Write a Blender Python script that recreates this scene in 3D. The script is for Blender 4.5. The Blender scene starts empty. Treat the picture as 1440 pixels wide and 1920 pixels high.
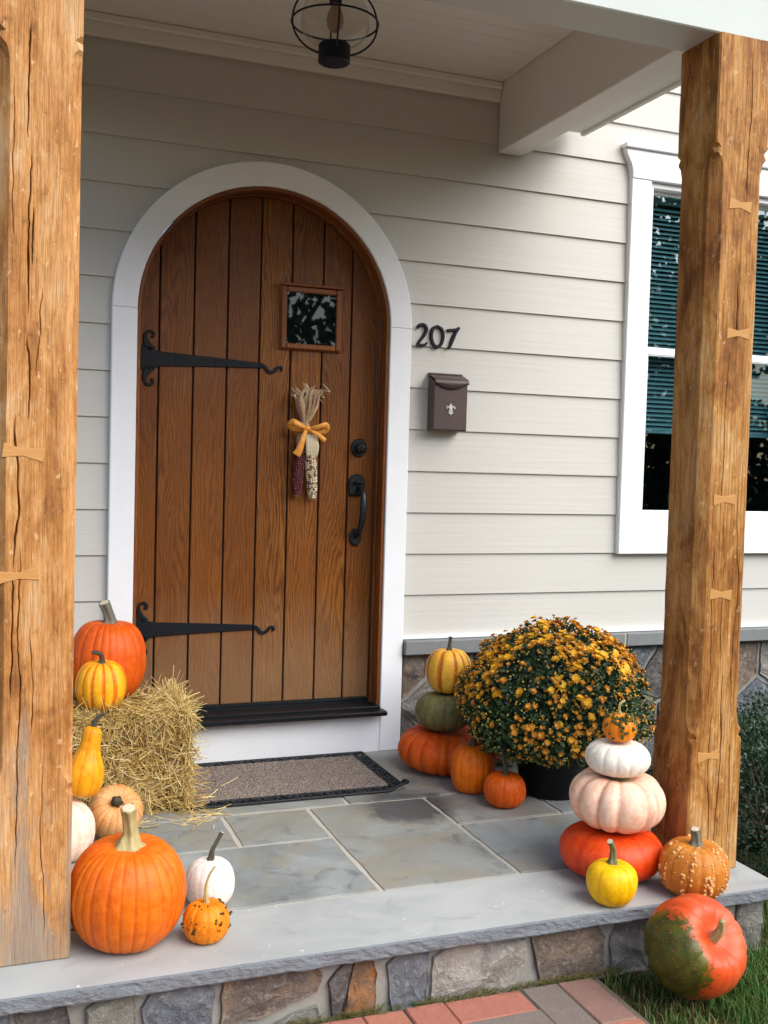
import bpy, bmesh, math, random
from mathutils import Vector, Matrix, Euler, noise
from math import sin, cos, pi, radians, sqrt, exp
random.seed(7)
S = bpy.context.scene
COL = S.collection

# ------------------------------------------------------------------ camera
cam = bpy.data.cameras.new('camera'); camo = bpy.data.objects.new('camera', cam); COL.objects.link(camo)
yaw, pitch, roll = 0.36403, -0.04611, 0.02814
fw = Vector((sin(yaw)*cos(pitch), cos(yaw)*cos(pitch), sin(pitch)))
rt = Vector((cos(yaw), -sin(yaw), 0)); up = rt.cross(fw)
r2 = rt*cos(roll) + up*sin(roll); u2 = -rt*sin(roll) + up*cos(roll)
M = Matrix((r2, u2, -fw)).transposed().to_4x4(); M.translation = Vector((-0.377, -4.168, 1.226))
camo.matrix_world = M
cam.sensor_fit = 'VERTICAL'; cam.sensor_height = 36; cam.lens = 1970.9/1920*36
cam.clip_end = 500; cam.clip_start = 0.05
S.camera = camo
# ------------------------------------------------------------------ sky, sun, exposure
SUN_AZ, SUN_EL = radians(146), radians(40)      # azimuth measured clockwise from +y
w = bpy.data.worlds.new('World'); S.world = w; w.use_nodes = True
wn = w.node_tree.nodes; sky = wn.new('ShaderNodeTexSky'); sky.sky_type = 'NISHITA'; sky.sun_disc = False
sky.sun_elevation = SUN_EL; sky.sun_rotation = SUN_AZ; sky.dust_density = 1.5; sky.air_density = 1.0; sky.ozone_density = 0.6
w.node_tree.links.new(sky.outputs[0], wn['Background'].inputs[0]); wn['Background'].inputs[1].default_value = 0.075
sl = bpy.data.lights.new('sun', 'SUN'); sl.energy = 1.5; sl.angle = radians(60); sl.color = (1, .985, .955)
so = bpy.data.objects.new('sun', sl); COL.objects.link(so)
sd = Vector((sin(SUN_AZ)*cos(SUN_EL), cos(SUN_AZ)*cos(SUN_EL), sin(SUN_EL)))
so.rotation_euler = sd.to_track_quat('Z', 'Y').to_euler(); so.location = (3, -6, 6)
S.view_settings.view_transform = 'Standard'; S.view_settings.look = 'None'; S.view_settings.gamma = 1
S.view_settings.use_curve_mapping = False; S.view_settings.exposure = 1.66
S.render.engine = 'CYCLES'

# ------------------------------------------------------------------ mesh helpers
BASE = {}
class MB:
    def __init__(s): s.v = []; s.f = []; s.t = []
    def add(s, V, F, tint=0.5):
        o = len(s.v); s.v += [tuple(p) for p in V]; s.f += [tuple(i+o for i in f) for f in F]; s.t += [tint]*len(V)
def setp(o, label=None, cat=None, group=None, kind=None):
    if label: o['label'] = label
    if cat: o['category'] = cat
    if group: o['group'] = group
    if kind: o['kind'] = kind
    return o
def thing(name, label, cat, loc=(0,0,0), group=None, local=False, kind=None):
    o = bpy.data.objects.new(name, None); COL.objects.link(o); o.location = loc; o.empty_display_size = .05
    BASE[o] = Vector((0,0,0)) if local else Vector(loc)
    return setp(o, label, cat, group, kind)
def mk(name, V, F, mat, parent=None, smooth=False, tint=None, origin=None, stripe=None):
    b = BASE[parent] if parent is not None else Vector(origin or (0,0,0))
    me = bpy.data.meshes.new(name)
    me.from_pydata([(p[0]-b.x, p[1]-b.y, p[2]-b.z) for p in V], [], F)
    me.materials.append(mat)
    if smooth: me.polygons.foreach_set('use_smooth', [True]*len(me.polygons))
    if tint is not None:
        a = me.attributes.new('tint', 'FLOAT', 'POINT'); a.data.foreach_set('value', tint)
    if stripe is not None:
        a = me.attributes.new('stripe', 'FLOAT', 'POINT'); a.data.foreach_set('value', stripe)
    me.update()
    o = bpy.data.objects.new(name, me); COL.objects.link(o)
    BASE[o] = b
    if parent is not None: o.parent = parent
    else: o.location = b
    return o
def mkb(name, mb, mat, parent=None, smooth=False, **k): return mk(name, mb.v, mb.f, mat, parent, smooth, tint=mb.t, **k)
def bm_out(bm):
    bm.verts.index_update(); V = [v.co.copy() for v in bm.verts]; F = [tuple(v.index for v in f.verts) for f in bm.faces]; bm.free(); return V, F
def box(x0, x1, y0, y1, z0, z1, bev=0.0):
    bm = bmesh.new(); bmesh.ops.create_cube(bm, size=1)
    for v in bm.verts: v.co = Vector(((x0+x1)/2+v.co.x*(x1-x0), (y0+y1)/2+v.co.y*(y1-y0), (z0+z1)/2+v.co.z*(z1-z0)))
    if bev: bmesh.ops.bevel(bm, geom=list(bm.edges), offset=bev, segments=1, affect='EDGES', profile=.5)
    return bm_out(bm)
def prism(poly, y0, y1, bev=0.0, plane='xz', seg=1):
    """outline in the xz plane (or xy: then y0..y1 is z), front at y0, back at y1"""
    bm = bmesh.new()
    def P(a, b, d): return (a, d, b) if plane == 'xz' else (a, b, d)
    n = len(poly)
    A = [bm.verts.new(P(a, b, y0)) for a, b in poly]; B = [bm.verts.new(P(a, b, y1)) for a, b in poly]
    f0 = bm.faces.new(A); bm.faces.new(B[::-1])
    for i in range(n): bm.faces.new((A[i], B[i], B[(i+1) % n], A[(i+1) % n]))
    bmesh.ops.recalc_face_normals(bm, faces=list(bm.faces))
    if bev: bmesh.ops.bevel(bm, geom=list(f0.edges), offset=bev, segments=seg, affect='EDGES', profile=.5, clamp_overlap=True)
    return bm_out(bm)
def frame_of(t):
    t = t.normalized(); a = Vector((0,0,1)) if abs(t.z) < .9 else Vector((1,0,0))
    u = t.cross(a).normalized(); return u, t.cross(u).normalized()
def tube(path, rad, n=8, cap=True, flute=0, closed=False):
    path = [Vector(p) for p in path]; m = len(path)
    if not hasattr(rad, '__len__'): rad = [rad]*m
    V = []; F = []; u = None
    for i, p in enumerate(path):
        t = (path[(i+1) % m]-path[i-1]) if closed else (path[min(i+1, m-1)]-path[max(i-1, 0)])
        if t.length < 1e-9: t = Vector((0,0,1))
        t.normalize()
        if u is None: u, _ = frame_of(t)
        u = (u - t*u.dot(t)).normalized(); v = t.cross(u)
        for k in range(n):
            a = 2*pi*k/n; r = rad[i]*(1 - flute*(.5+.5*cos(5*a+i*.12)))
            V.append(p + (u*cos(a)+v*sin(a))*r)
    for i in range(m if closed else m-1):
        j = (i+1) % m
        for k in range(n): F.append((i*n+k, i*n+(k+1) % n, j*n+(k+1) % n, j*n+k))
    if cap and not closed: F.append(tuple(range(n))[::-1]); F.append(tuple((m-1)*n+k for k in range(n)))
    return V, F
def lathe(prof, n=32, c=(0,0,0)):
    V = []; F = []
    for r, z in prof:
        for k in range(n): a = 2*pi*k/n; V.append((c[0]+r*cos(a), c[1]+r*sin(a), c[2]+z))
    for i in range(len(prof)-1):
        for k in range(n): F.append((i*n+k, i*n+(k+1) % n, (i+1)*n+(k+1) % n, (i+1)*n+k))
    return V, F
def stroke(path, wid, y0, y1, close_tip=False):
    """flat forged stroke in the xz plane with varying width"""
    P = [Vector((p[0], p[1])) for p in path]; m = len(P)
    L = []; R = []
    for i, p in enumerate(P):
        t = (P[min(i+1, m-1)]-P[max(i-1, 0)]).normalized(); nn = Vector((-t.y, t.x))
        w_ = wid[i] if hasattr(wid, '__len__') else wid
        L.append(p+nn*w_/2); R.append(p-nn*w_/2)
    V = []; F = []
    b = (y1-y0)*.35
    for i in range(m):
        ce = (L[i]+R[i])/2; l2 = ce+(L[i]-ce)*.72; r2_ = ce+(R[i]-ce)*.72
        V += [(L[i].x, y1, L[i].y), (L[i].x, y0+b, L[i].y), (l2.x, y0, l2.y), (r2_.x, y0, r2_.y), (R[i].x, y0+b, R[i].y), (R[i].x, y1, R[i].y)]
    for i in range(m-1):
        for k in range(5): F.append((i*6+k, (i+1)*6+k, (i+1)*6+k+1, i*6+k+1))
    F.append((0,1,2,3,4,5)); F.append(tuple((m-1)*6+k for k in (5,4,3,2,1,0)))
    return V, F
def arc(cx, cz, r, a0, a1, n, r1=None):
    r1 = r if r1 is None else r1
    return [(cx+(r+(r1-r)*i/n)*cos(a0+(a1-a0)*i/n), cz+(r+(r1-r)*i/n)*sin(a0+(a1-a0)*i/n)) for i in range(n+1)]
def smooth_path(pts, n=6):
    out = []; P = [Vector(p) for p in pts]; m = len(P)
    for i in range(m-1):
        p0, p1, p2, p3 = P[max(i-1,0)], P[i], P[i+1], P[min(i+2,m-1)]
        for k in range(n):
            t = k/n
            out.append(.5*((2*p1)+(p2-p0)*t+(2*p0-5*p1+4*p2-p3)*t*t+(3*p1-p0-3*p2+p3)*t**3))
    out.append(P[-1]); return out
_ico = None
def ico(c, r, sub=1, sc=(1,1,1)):
    global _ico
    if _ico is None or sub not in _ico:
        _ico = _ico or {}
        bm = bmesh.new(); bmesh.ops.create_icosphere(bm, subdivisions=sub, radius=1); _ico[sub] = bm_out(bm)
    V, F = _ico[sub]
    return [(c[0]+v.x*r*sc[0], c[1]+v.y*r*sc[1], c[2]+v.z*r*sc[2]) for v in V], F
def sph(c, r, V0=None): return ico(c, r, 1)

# ------------------------------------------------------------------ material helpers
class NT:
    def __init__(s, name):
        s.m = bpy.data.materials.new(name); s.m.use_nodes = True; s.t = s.m.node_tree; s.n = s.t.nodes
        s.b = s.n['Principled BSDF']; s._tc = None; s._oi = None
    def new(s, ty, **k):
        nd = s.n.new(ty)
        for a, b in k.items(): setattr(nd, a, b)
        return nd
    def link(s, a, b): s.t.links.new(a, b)
    def put(s, sock, v):
        if hasattr(v, 'is_output') : s.link(v, sock)
        else: sock.default_value = v
    def obj(s):
        if s._tc is None: s._tc = s.new('ShaderNodeTexCoord')
        return s._tc.outputs['Object']
    def rnd(s):
        if s._oi is None: s._oi = s.new('ShaderNodeObjectInfo')
        return s._oi.outputs['Random']
    def vec(s, scale=(1,1,1), offs=False, src=None):
        m = s.new('ShaderNodeVectorMath', operation='MULTIPLY'); s.put(m.inputs[0], src or s.obj()); m.inputs[1].default_value = scale
        if not offs: return m.outputs[0]
        k = s.new('ShaderNodeVectorMath', operation='SCALE'); k.inputs[0].default_value = (37.1, 17.3, 29.7); s.link(s.rnd(), k.inputs['Scale'])
        a = s.new('ShaderNodeVectorMath', operation='ADD'); s.link(m.outputs[0], a.inputs[0]); s.link(k.outputs[0], a.inputs[1]); return a.outputs[0]
    def noise(s, vec, scale=1, detail=4, rough=.55, dist=0):
        nd = s.new('ShaderNodeTexNoise'); s.link(vec, nd.inputs['Vector']); nd.inputs['Scale'].default_value = scale
        nd.inputs['Detail'].default_value = detail; nd.inputs['Roughness'].default_value = rough; nd.inputs['Distortion'].default_value = dist
        return nd.outputs['Fac']
    def ramp(s, fac, stops, mode='LINEAR'):
        nd = s.new('ShaderNodeValToRGB'); s.put(nd.inputs[0], fac); cr = nd.color_ramp; cr.interpolation = mode
        while len(cr.elements) > 1: cr.elements.remove(cr.elements[-1])
        for i, (p, c) in enumerate(stops):
            e = cr.elements[0] if i == 0 else cr.elements.new(p)
            e.position = p; e.color = tuple(c)+(1,) if hasattr(c, '__len__') else (c, c, c, 1)
        return nd.outputs[0]
    def mix(s, fac, a, b, mode='MIX'):
        nd = s.new('ShaderNodeMix', data_type='RGBA', blend_type=mode); s.put(nd.inputs[0], fac)
        for k, v in ((6, a), (7, b)):
            if hasattr(v, 'is_output'): s.link(v, nd.inputs[k])
            else: nd.inputs[k].default_value = tuple(v)+(1,) if len(v) == 3 else v
        return nd.outputs[2]
    def math(s, op, a, b=0.0, c=None, clamp=False):
        nd = s.new('ShaderNodeMath', operation=op); nd.use_clamp = clamp; s.put(nd.inputs[0], a); s.put(nd.inputs[1], b)
        if c is not None: s.put(nd.inputs[2], c)
        return nd.outputs[0]
    def sep(s, v):
        nd = s.new('ShaderNodeSeparateXYZ'); s.link(v, nd.inputs[0]); return nd.outputs
    def attr(s, name):
        nd = s.new('ShaderNodeAttribute', attribute_name=name); return nd.outputs['Fac']
    def bump(s, h, dist=.002, strength=1.0, nrm=None):
        nd = s.new('ShaderNodeBump'); s.link(h, nd.inputs['Height']); nd.inputs['Distance'].default_value = dist; nd.inputs['Strength'].default_value = strength
        if nrm: s.link(nrm, nd.inputs['Normal'])
        s.link(nd.outputs[0], s.b.inputs['Normal']); return nd.outputs[0]
    def fin(s, col, rough=.5, spec=.5, metal=0.0, coat=0.0):
        s.put(s.b.inputs['Base Color'], tuple(col)+(1,) if isinstance(col, tuple) and len(col) == 3 else col)
        s.put(s.b.inputs['Roughness'], rough); s.b.inputs['Specular IOR Level'].default_value = spec; s.b.inputs['Metallic'].default_value = metal
        s.b.inputs['Coat Weight'].default_value = coat
        return s.m
MT = {}
# painted siding with pressed wood grain
k = NT('siding_paint'); g = k.noise(k.vec((1.2, 8, 60), True), 1, 5, .6, .6); g2 = k.noise(k.vec((.8, 1, 1.5), True), 1.5, 4)
k.bump(g, .0018, .6); MT['siding'] = k.fin(k.mix(g2, (.515,.50,.455), (.57,.555,.51)), k.ramp(g, [(.3,.5),(.7,.62)]), .4)
k = NT('white_paint'); g = k.noise(k.vec((1,1,1), True), 7, 5); g2 = k.noise(k.vec((1,1,1)), 60, 3)
k.bump(g2, .0006, .5); MT['white'] = k.fin(k.mix(k.ramp(g, [(.35,0),(.75,1)]), (.84,.85,.86), (.79,.80,.81)), .42, .45)
k = NT('soffit_paint'); g = k.noise(k.vec((1,1,1), True), 5, 5); k.bump(k.noise(k.vec((1,1,1)), 90, 2), .0005, .5)
MT['soffit'] = k.fin(k.mix(g, (.74,.735,.68), (.80,.795,.75)), .5, .4)
k = NT('trim_paint_dimmed'); g = k.noise(k.vec((1,1,1), True), 4, 5); k.bump(k.noise(k.vec((1,1,1)), 70, 3), .0006, .5)
MT['trim_dimmed'] = k.fin(k.mix(g, (.46,.50,.465), (.54,.575,.535)), .5, .35)  # trim cream darkened in its colour to hold back glare on the header front
# stained oak of the door
def oak(name, light, mid, dark, grey, greyz=None, sc=1.0, rough=.42, coat=.06):
    k = NT(name)
    v = k.vec((1, 1, 1), True); xyz = k.sep(v)
    low = k.noise(k.vec((5*sc, 5*sc, .9*sc), True), 1, 2, .4)
    ph = k.math('ADD', k.math('MULTIPLY', xyz[0], 55.0), k.math('MULTIPLY', low, 17.0))
    ph = k.math('ADD', ph, k.math('MULTIPLY', k.noise(k.vec((22, 22, 3.5), True), 1, 3), 3.0))
    ring = k.math('ADD', k.math('MULTIPLY', k.math('SINE', k.math('MULTIPLY', ph, 8.5)), .5), .5)
    fib = k.noise(k.vec((330, 330, 7), True), 1, 3, .6)
    pores = k.ramp(k.noise(k.vec((700, 700, 16), True), 1, 2, .5), [(.36, 1), (.46, 0)])
    col = k.mix(k.ramp(ring, [(0, 0), (.6, .55), (1, 1)]), light, mid)
    col = k.mix(k.math('MULTIPLY', k.ramp(ring, [(.66, 0), (.97, 1)]), .42), col, dark)
    col = k.mix(k.math('MULTIPLY', k.ramp(fib, [(.35, 1), (.6, 0)]), .45), col, dark)
    col = k.mix(k.math('MULTIPLY', pores, .55), col, dark)
    tone = k.noise(k.vec((1.2, 1.2, .55), True), 1.6, 3, .5)
    col = k.mix(k.math('MULTIPLY', k.ramp(tone, [(.38, 0), (.66, 1)]), .45), col, dark)
    rv = k.math('MULTIPLY', k.rnd(), .5); col = k.mix(rv, col, mid); col = k.mix(k.math('MULTIPLY', k.math('FRACT', k.math('MULTIPLY', k.rnd(), 7.3)), .28), col, dark)
    if greyz:
        z = k.sep(k.obj())[2]
        gz = k.ramp(k.math('ADD', k.math('MULTIPLY', z, -1.9), k.math('ADD', k.math('MULTIPLY', k.noise(k.vec((9, 9, 2.2), True), 1, 5, .6), .95), greyz)), [(.25, 0), (.9, 1)])
        col = k.mix(k.math('MULTIPLY', gz, .62), col, grey)
        rgh = k.math('ADD', k.math('MULTIPLY', gz, .25), rough)
    else: rgh = rough
    k.bump(k.math('ADD', k.math('MULTIPLY', ring, .4), k.math('ADD', fib, k.math('MULTIPLY', pores, -.8))), .0011, .55)
    return k.fin(col, rgh, .28, 0, coat)
MT['oak'] = oak('stained_oak', (.37,.130,.016), (.225,.068,.0085), (.060,.0160,.0035), (.23,.135,.065), .72)
MT['jamb'] = oak('stained_jamb', (.33,.115,.026), (.25,.078,.018), (.13,.036,.009), (.2,.12,.06), None, .8, .4)
# weathered cedar / oak posts
def post_wood(name, ramp, grey, greyz, dark, flecks, lines):
    k = NT(name)
    big = k.noise(k.vec((7, 7, 2.2), True), 1.2, 6, .62, .7); mid = k.noise(k.vec((34, 34, 3.2), True), 1, 5, .6, .8)
    fine = k.noise(k.vec((300, 300, 12), True), 1, 4, .6); mott = k.noise(k.vec((40, 40, 20), True), 1, 7, .72, .5); chip = k.noise(k.vec((70, 70, 34), True), 1, 4, .6, .3)
    ph = k.math('ADD', k.math('MULTIPLY', k.sep(k.obj())[0], 420.0), k.math('MULTIPLY', k.noise(k.vec((6, 6, .7), True), 1, 2, .4), 70.0))
    ring = k.math('ADD', k.math('MULTIPLY', k.math('SINE', ph), .5), .5)
    b2 = k.math('ADD', k.math('MULTIPLY', big, .62), k.math('ADD', k.math('MULTIPLY', mott, .22), k.math('MULTIPLY', mid, .16)))
    col = k.ramp(b2, [(.38, ramp[0]), (.465, ramp[1]), (.53, ramp[2]), (.61, ramp[3])])
    col = k.mix(k.math('MULTIPLY', k.ramp(ring, [(.62, 0), (.98, 1)]), lines), col, dark)
    col = k.mix(k.math('MULTIPLY', k.ramp(fine, [(.34, 1), (.54, 0)]), .42), col, dark)
    col = k.mix(k.math('MULTIPLY', k.ramp(chip, [(.62, 0), (.70, 1)]), flecks), col, (.78,.56,.32))
    col = k.mix(k.math('MULTIPLY', k.ramp(mott, [(.28, 1), (.41, 0)]), .6), col, dark)
    z = k.sep(k.obj())[2]
    gp = k.noise(k.vec((15, 15, 2.4), True), 1, 7, .68, .6)
    gf = k.ramp(k.math('ADD', k.math('MULTIPLY', z, -.30), k.math('ADD', gp, greyz)), [(.52, 0), (.66, 1)])
    col = k.mix(k.math('MULTIPLY', gf, .78), col, k.mix(fine, tuple(x*.5 for x in grey), grey))
    h = k.math('ADD', k.math('MULTIPLY', fine, .7), k.math('ADD', k.math('MULTIPLY', mid, .6), k.math('MULTIPLY', mott, .8)))
    k.bump(h, .004, .75)
    return k.fin(col, .6, .22)
MT['post_l'] = post_wood('weathered_post_timber', [(.25,.098,.026), (.47,.205,.056), (.59,.30,.105), (.65,.40,.20)], (.36,.31,.25), .125, (.11,.04,.012), .55, .12)
MT['post_r'] = post_wood('honey_post_timber', [(.15,.052,.012), (.34,.138,.030), (.51,.245,.066), (.60,.35,.14)], (.34,.29,.23), .03, (.10,.034,.009), .35, .30)
k = NT('key_wood'); f_ = k.noise(k.vec((14, 300, 300), True), 1, 4); k.bump(f_, .0015, .6)
MT['key'] = k.fin(k.mix(f_, (.44,.20,.055), (.60,.33,.115)), .6, .22)
# iron, black plastics
def plain(name, col, rough, spec=.5, metal=0, bsc=0, bd=.001, var=.0):
    k = NT(name); c = tuple(col)
    if var: c = k.mix(k.noise(k.vec((1,1,1), True), 14, 5), tuple(x*(1-var) for x in col), tuple(x*(1+var) for x in col))
    if bsc: k.bump(k.noise(k.vec((1,1,1)), bsc, 4), bd, .6)
    return k.fin(c, rough, spec, metal)
MT['iron'] = plain('black_iron', (.006,.008,.011), .5, .22, 0, 160, .0012, .3)
MT['bronze'] = plain('dark_bronze_hardware', (.010,.014,.017), .34, .4, .1, 90, .001, .4)
MT['sill'] = plain('black_sill', (.006,.007,.009), .42, .25, 0, 40, .001, .35)
MT['rubber'] = plain('black_rubber', (.010,.012,.015), .5, .3, 0, 120, .0008, .25)
MT['pot'] = plain('black_pot_plastic', (.0035,.004,.007), .4, .2, 0, 0, 0, .1)
MT['mailbox'] = plain('brown_enamel', (.085,.058,.055), .4, .35, .1, 220, .0004, .08)
MT['silver'] = plain('silver_emblem', (.85,.80,.78), .28, .5, .6)
MT['lantern'] = plain('navy_black_metal', (.005,.008,.018), .45, .25, 0, 60, .0006, .2)
MT['dark'] = plain('dark_interior', (.02,.022,.024), .9)
MT['room'] = plain('room_wall', (.16,.17,.18), .9)
MT['gap'] = plain('dark_groove', (.012,.006,.004), .8)
MT['ribbon'] = plain('gold_ribbon', (.80,.33,.055), .42, .4, 0, 300, .0004, .06)
k = NT('blind_vinyl'); MT['blind'] = k.fin((.72,.78,.78), .5)
# glass
def glass(name, tint, base_r=.06):
    k = NT(name); k.n.remove(k.b); out = k.n['Material Output']
    tr = k.new('ShaderNodeBsdfTransparent'); tr.inputs[0].default_value = tint+(1,)
    gl = k.new('ShaderNodeBsdfGlossy'); gl.inputs['Roughness'].default_value = .01; gl.inputs[0].default_value = (.95,.98,1,1)
    lw = k.new('ShaderNodeLayerWeight'); lw.inputs[0].default_value = .5; fr5 = k.math('POWER', lw.outputs['Facing'], 4.0)
    m = k.new('ShaderNodeMixShader'); k.link(k.math('ADD', k.math('MULTIPLY', fr5, .8), base_r, clamp=True), m.inputs[0])
    k.link(tr.outputs[0], m.inputs[1]); k.link(gl.outputs[0], m.inputs[2]); k.link(m.outputs[0], out.inputs[0]); return k.m
MT['glass'] = glass('window_glass', (.50,.635,.66), .055)
MT['globe'] = glass('lantern_glass', (.90,.89,.86), .03)
k = NT('door_glass'); MT['door_glass'] = k.fin((.003,.006,.007), .015, .6)
k = NT('amber_bulb'); MT['bulb'] = k.fin((.34,.235,.14), .2, .5)
# stones
def stone(name, cols, sc, bd, rough=.72, spots=None, veins=.25):
    k = NT(name)
    base = k.ramp(k.rnd(), [(i/(len(cols)), c) for i, c in enumerate(cols)], 'CONSTANT')
    n1 = k.noise(k.vec((1,1,1), True), sc, 6, .65, .5); n2 = k.noise(k.vec((1,1,1), True), sc*5, 6, .7); n3 = k.noise(k.vec((1,1,1.0), True), sc*.45, 3, .5, 1.2)
    col = k.mix(k.math('MULTIPLY', k.ramp(n1, [(.35, 1), (.58, 0)]), .55), base, k.mix(.5, base, (.06,.06,.06)))
    col = k.mix(k.math('MULTIPLY', k.ramp(n2, [(.55, 0), (.72, 1)]), veins), col, (.66,.64,.60))
    if spots: col = k.mix(k.math('MULTIPLY', k.ramp(n3, [(.52, 0), (.66, 1)]), .7), col, spots)
    k.bump(k.math('ADD', n1, k.math('MULTIPLY', n2, .5)), bd, .9)
    return k.fin(col, rough, .35)
MT['field'] = stone('fieldstone', [(.19,.175,.15), (.125,.135,.15), (.22,.20,.175), (.27,.255,.23), (.155,.15,.14), (.20,.21,.22)], 16, .010, .75, (.19,.12,.07))
def fstone(name, c1, c2, pale=.3, sc=18):
    k = NT(name)
    n1 = k.noise(k.vec((1,1,1), True), sc*.6, 6, .62, .8); n2 = k.noise(k.vec((1,1,1), True), sc*3.5, 6, .7); n3 = k.noise(k.vec((1,1,1), True), sc*9, 4, .7)
    col = k.mix(k.ramp(n1, [(.40, 0), (.60, 1)]), c1, c2)
    col = k.mix(k.math('MULTIPLY', k.ramp(n2, [(.52, 0), (.70, 1)]), pale), col, (.62,.60,.56))
    col = k.mix(k.math('MULTIPLY', k.ramp(n3, [(.33, 1), (.45, 0)]), .4), col, (.05,.045,.04))
    k.bump(k.math('ADD', n1, k.math('ADD', k.math('MULTIPLY', n2, .45), k.math('MULTIPLY', n3, .2))), .014, .9)
    return k.fin(col, .78, .3)
MT['fs_brown'] = fstone('brown_fieldstone', (.21,.15,.105), (.125,.10,.085)); MT['fs_rust'] = fstone('rust_fieldstone', (.34,.15,.045), (.16,.095,.06), .12)
MT['fs_slate'] = fstone('slate_fieldstone', (.10,.115,.135), (.165,.175,.19)); MT['fs_grey'] = fstone('grey_fieldstone', (.235,.22,.195), (.155,.145,.13), .35)
MT['fs_pale'] = fstone('pale_fieldstone', (.34,.315,.28), (.235,.215,.19), .45); MT['fs_green'] = fstone('olive_fieldstone', (.17,.17,.14), (.22,.215,.185), .3)
MT['fs_char'] = fstone('charcoal_fieldstone', (.075,.068,.065), (.13,.115,.105), .22)
k = NT('mortar'); n1 = k.noise(k.vec((1,1,1)), 35, 6, .7); k.bump(n1, .004, .8); MT['mortar'] = k.fin(k.mix(k.noise(k.vec((1,1,1)), 9, 4), (.23,.22,.195), (.34,.325,.295)), .85, .2)
k = NT('grout'); n1 = k.noise(k.vec((1,1,1)), 60, 5, .7); k.bump(n1, .002, .7); MT['grout'] = k.fin(k.mix(n1, (.40,.36,.29), (.55,.51,.43)), .85, .2)
# bluestone paving
k = NT('bluestone')
base = k.ramp(k.rnd(), [(0, (.20,.215,.205)), (.22, (.225,.235,.215)), (.45, (.25,.245,.21)), (.66, (.215,.225,.22)), (.84, (.24,.238,.205))], 'CONSTANT')
n1 = k.noise(k.vec((1,1,1), True), 2.8, 6, .6, 1.0); n2 = k.noise(k.vec((1,1,1), True), 8, 7, .7, .8); n3 = k.noise(k.vec((1,1,1), True), 130, 4, .7); n4 = k.noise(k.vec((1,1,1), True), 3.3, 5, .6, 1.5)
col = k.mix(k.math('MULTIPLY', k.ramp(n1, [(.38, 0), (.66, 1)]), .85), base, (.33,.358,.345))
col = k.mix(k.math('MULTIPLY', k.ramp(n4, [(.50, 0), (.66, 1)]), .6), col, (.29,.25,.175))
col = k.mix(k.math('MULTIPLY', k.ramp(n2, [(.32, 1), (.45, 0)]), .55), col, (.09,.095,.10))
col = k.mix(k.math('MULTIPLY', k.ramp(n3, [(.60, 0), (.75, 1)]), .3), col, (.5,.5,.47))
geo = k.new('ShaderNodeNewGeometry'); ds = k.new('ShaderNodeVectorMath', operation='DISTANCE'); k.link(geo.outputs['Position'], ds.inputs[0]); ds.inputs[1].default_value = (1.06,-.715,0)
stn = k.ramp(k.math('SUBTRACT', k.math('ADD', k.math('MULTIPLY', n2, .28), .10), ds.outputs['Value']), [(.03, 0), (.12, 1)]); col = k.mix(k.math('MULTIPLY', stn, .82), col, (.045,.045,.05))   # spilled water / soot stain
k.bump(k.math('ADD', n2, k.math('MULTIPLY', n3, .35)), .004, .7); MT['blue'] = k.fin(col, k.ramp(n2, [(.3,.42),(.7,.62)]), .35)
k = NT('bluestone_tread')
n1 = k.noise(k.vec((1.3,2.2,1)), 2.2, 5, .55, .6); n2 = k.noise(k.vec((1,1,1)), 9, 6, .65, .6); n3 = k.noise(k.vec((1,1,1)), 140, 4, .7)
col = k.mix(k.ramp(n1, [(.36, 0), (.66, 1)]), (.345,.36,.348), (.43,.44,.418))
col = k.mix(k.math('MULTIPLY', k.ramp(n2, [(.30, 1), (.42, 0)]), .35), col, (.20,.205,.21))
sp = k.ramp(k.noise(k.vec((1,1,1)), 55, 2, .5), [(.735, 0), (.75, 1)]); col = k.mix(k.math('MULTIPLY', sp, .8), col, (.75,.75,.73))
k.bump(k.math('ADD', n2, k.math('MULTIPLY', n3, .3)), .0025, .5); MT['tread'] = k.fin(col, .58, .4)
k = NT('bluestone_split_edge'); n1 = k.noise(k.vec((1,1,2)), 45, 6, .7); n2 = k.noise(k.vec((1,1,1)), 8, 3); k.bump(n1, .010, 1)
MT['tedge'] = k.fin(k.mix(n1, (.145,.16,.175), (.27,.29,.31)), .75, .3)
k = NT('cap_stone'); n1 = k.noise(k.vec((1,1,1), True), 20, 5, .6); k.bump(n1, .003, .6); MT['cap'] = k.fin(k.mix(n1, (.165,.175,.175), (.225,.23,.225)), .7, .3)
# brick pavers
k = NT('brick_paver')
base = k.ramp(k.rnd(), [(0, (.40,.125,.075)), (.28, (.36,.105,.06)), (.5, (.43,.15,.095)), (.68, (.20,.135,.105)), (.84, (.31,.125,.085))], 'CONSTANT')
n1 = k.noise(k.vec((1,1,1), True), 30, 6, .65); n2 = k.noise(k.vec((1,1,1), True), 150, 4, .7)
col = k.mix(k.math('MULTIPLY', k.ramp(n1, [(.42, 0), (.72, 1)]), .4), base, (.44,.30,.23)); col = k.mix(k.math('MULTIPLY', k.ramp(n2, [(.3, 1), (.45, 0)]), .35), col, (.09,.05,.04))
k.bump(k.math('ADD', n1, n2), .003, .7); MT['brick'] = k.fin(col, .8, .25)
def brickc(name, c):
    k = NT(name); n1 = k.noise(k.vec((1,1,1), True), 30, 6, .65); n2 = k.noise(k.vec((1,1,1), True), 150, 4, .7)
    col = k.mix(k.math('MULTIPLY', k.ramp(n1, [(.42, 0), (.72, 1)]), .35), c, tuple(min(1, x*1.25+.03) for x in c)); col = k.mix(k.math('MULTIPLY', k.ramp(n2, [(.3, 1), (.45, 0)]), .4), col, tuple(x*.35 for x in c))
    k.bump(k.math('ADD', n1, n2), .003, .8); return k.fin(col, .8, .25)
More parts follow.
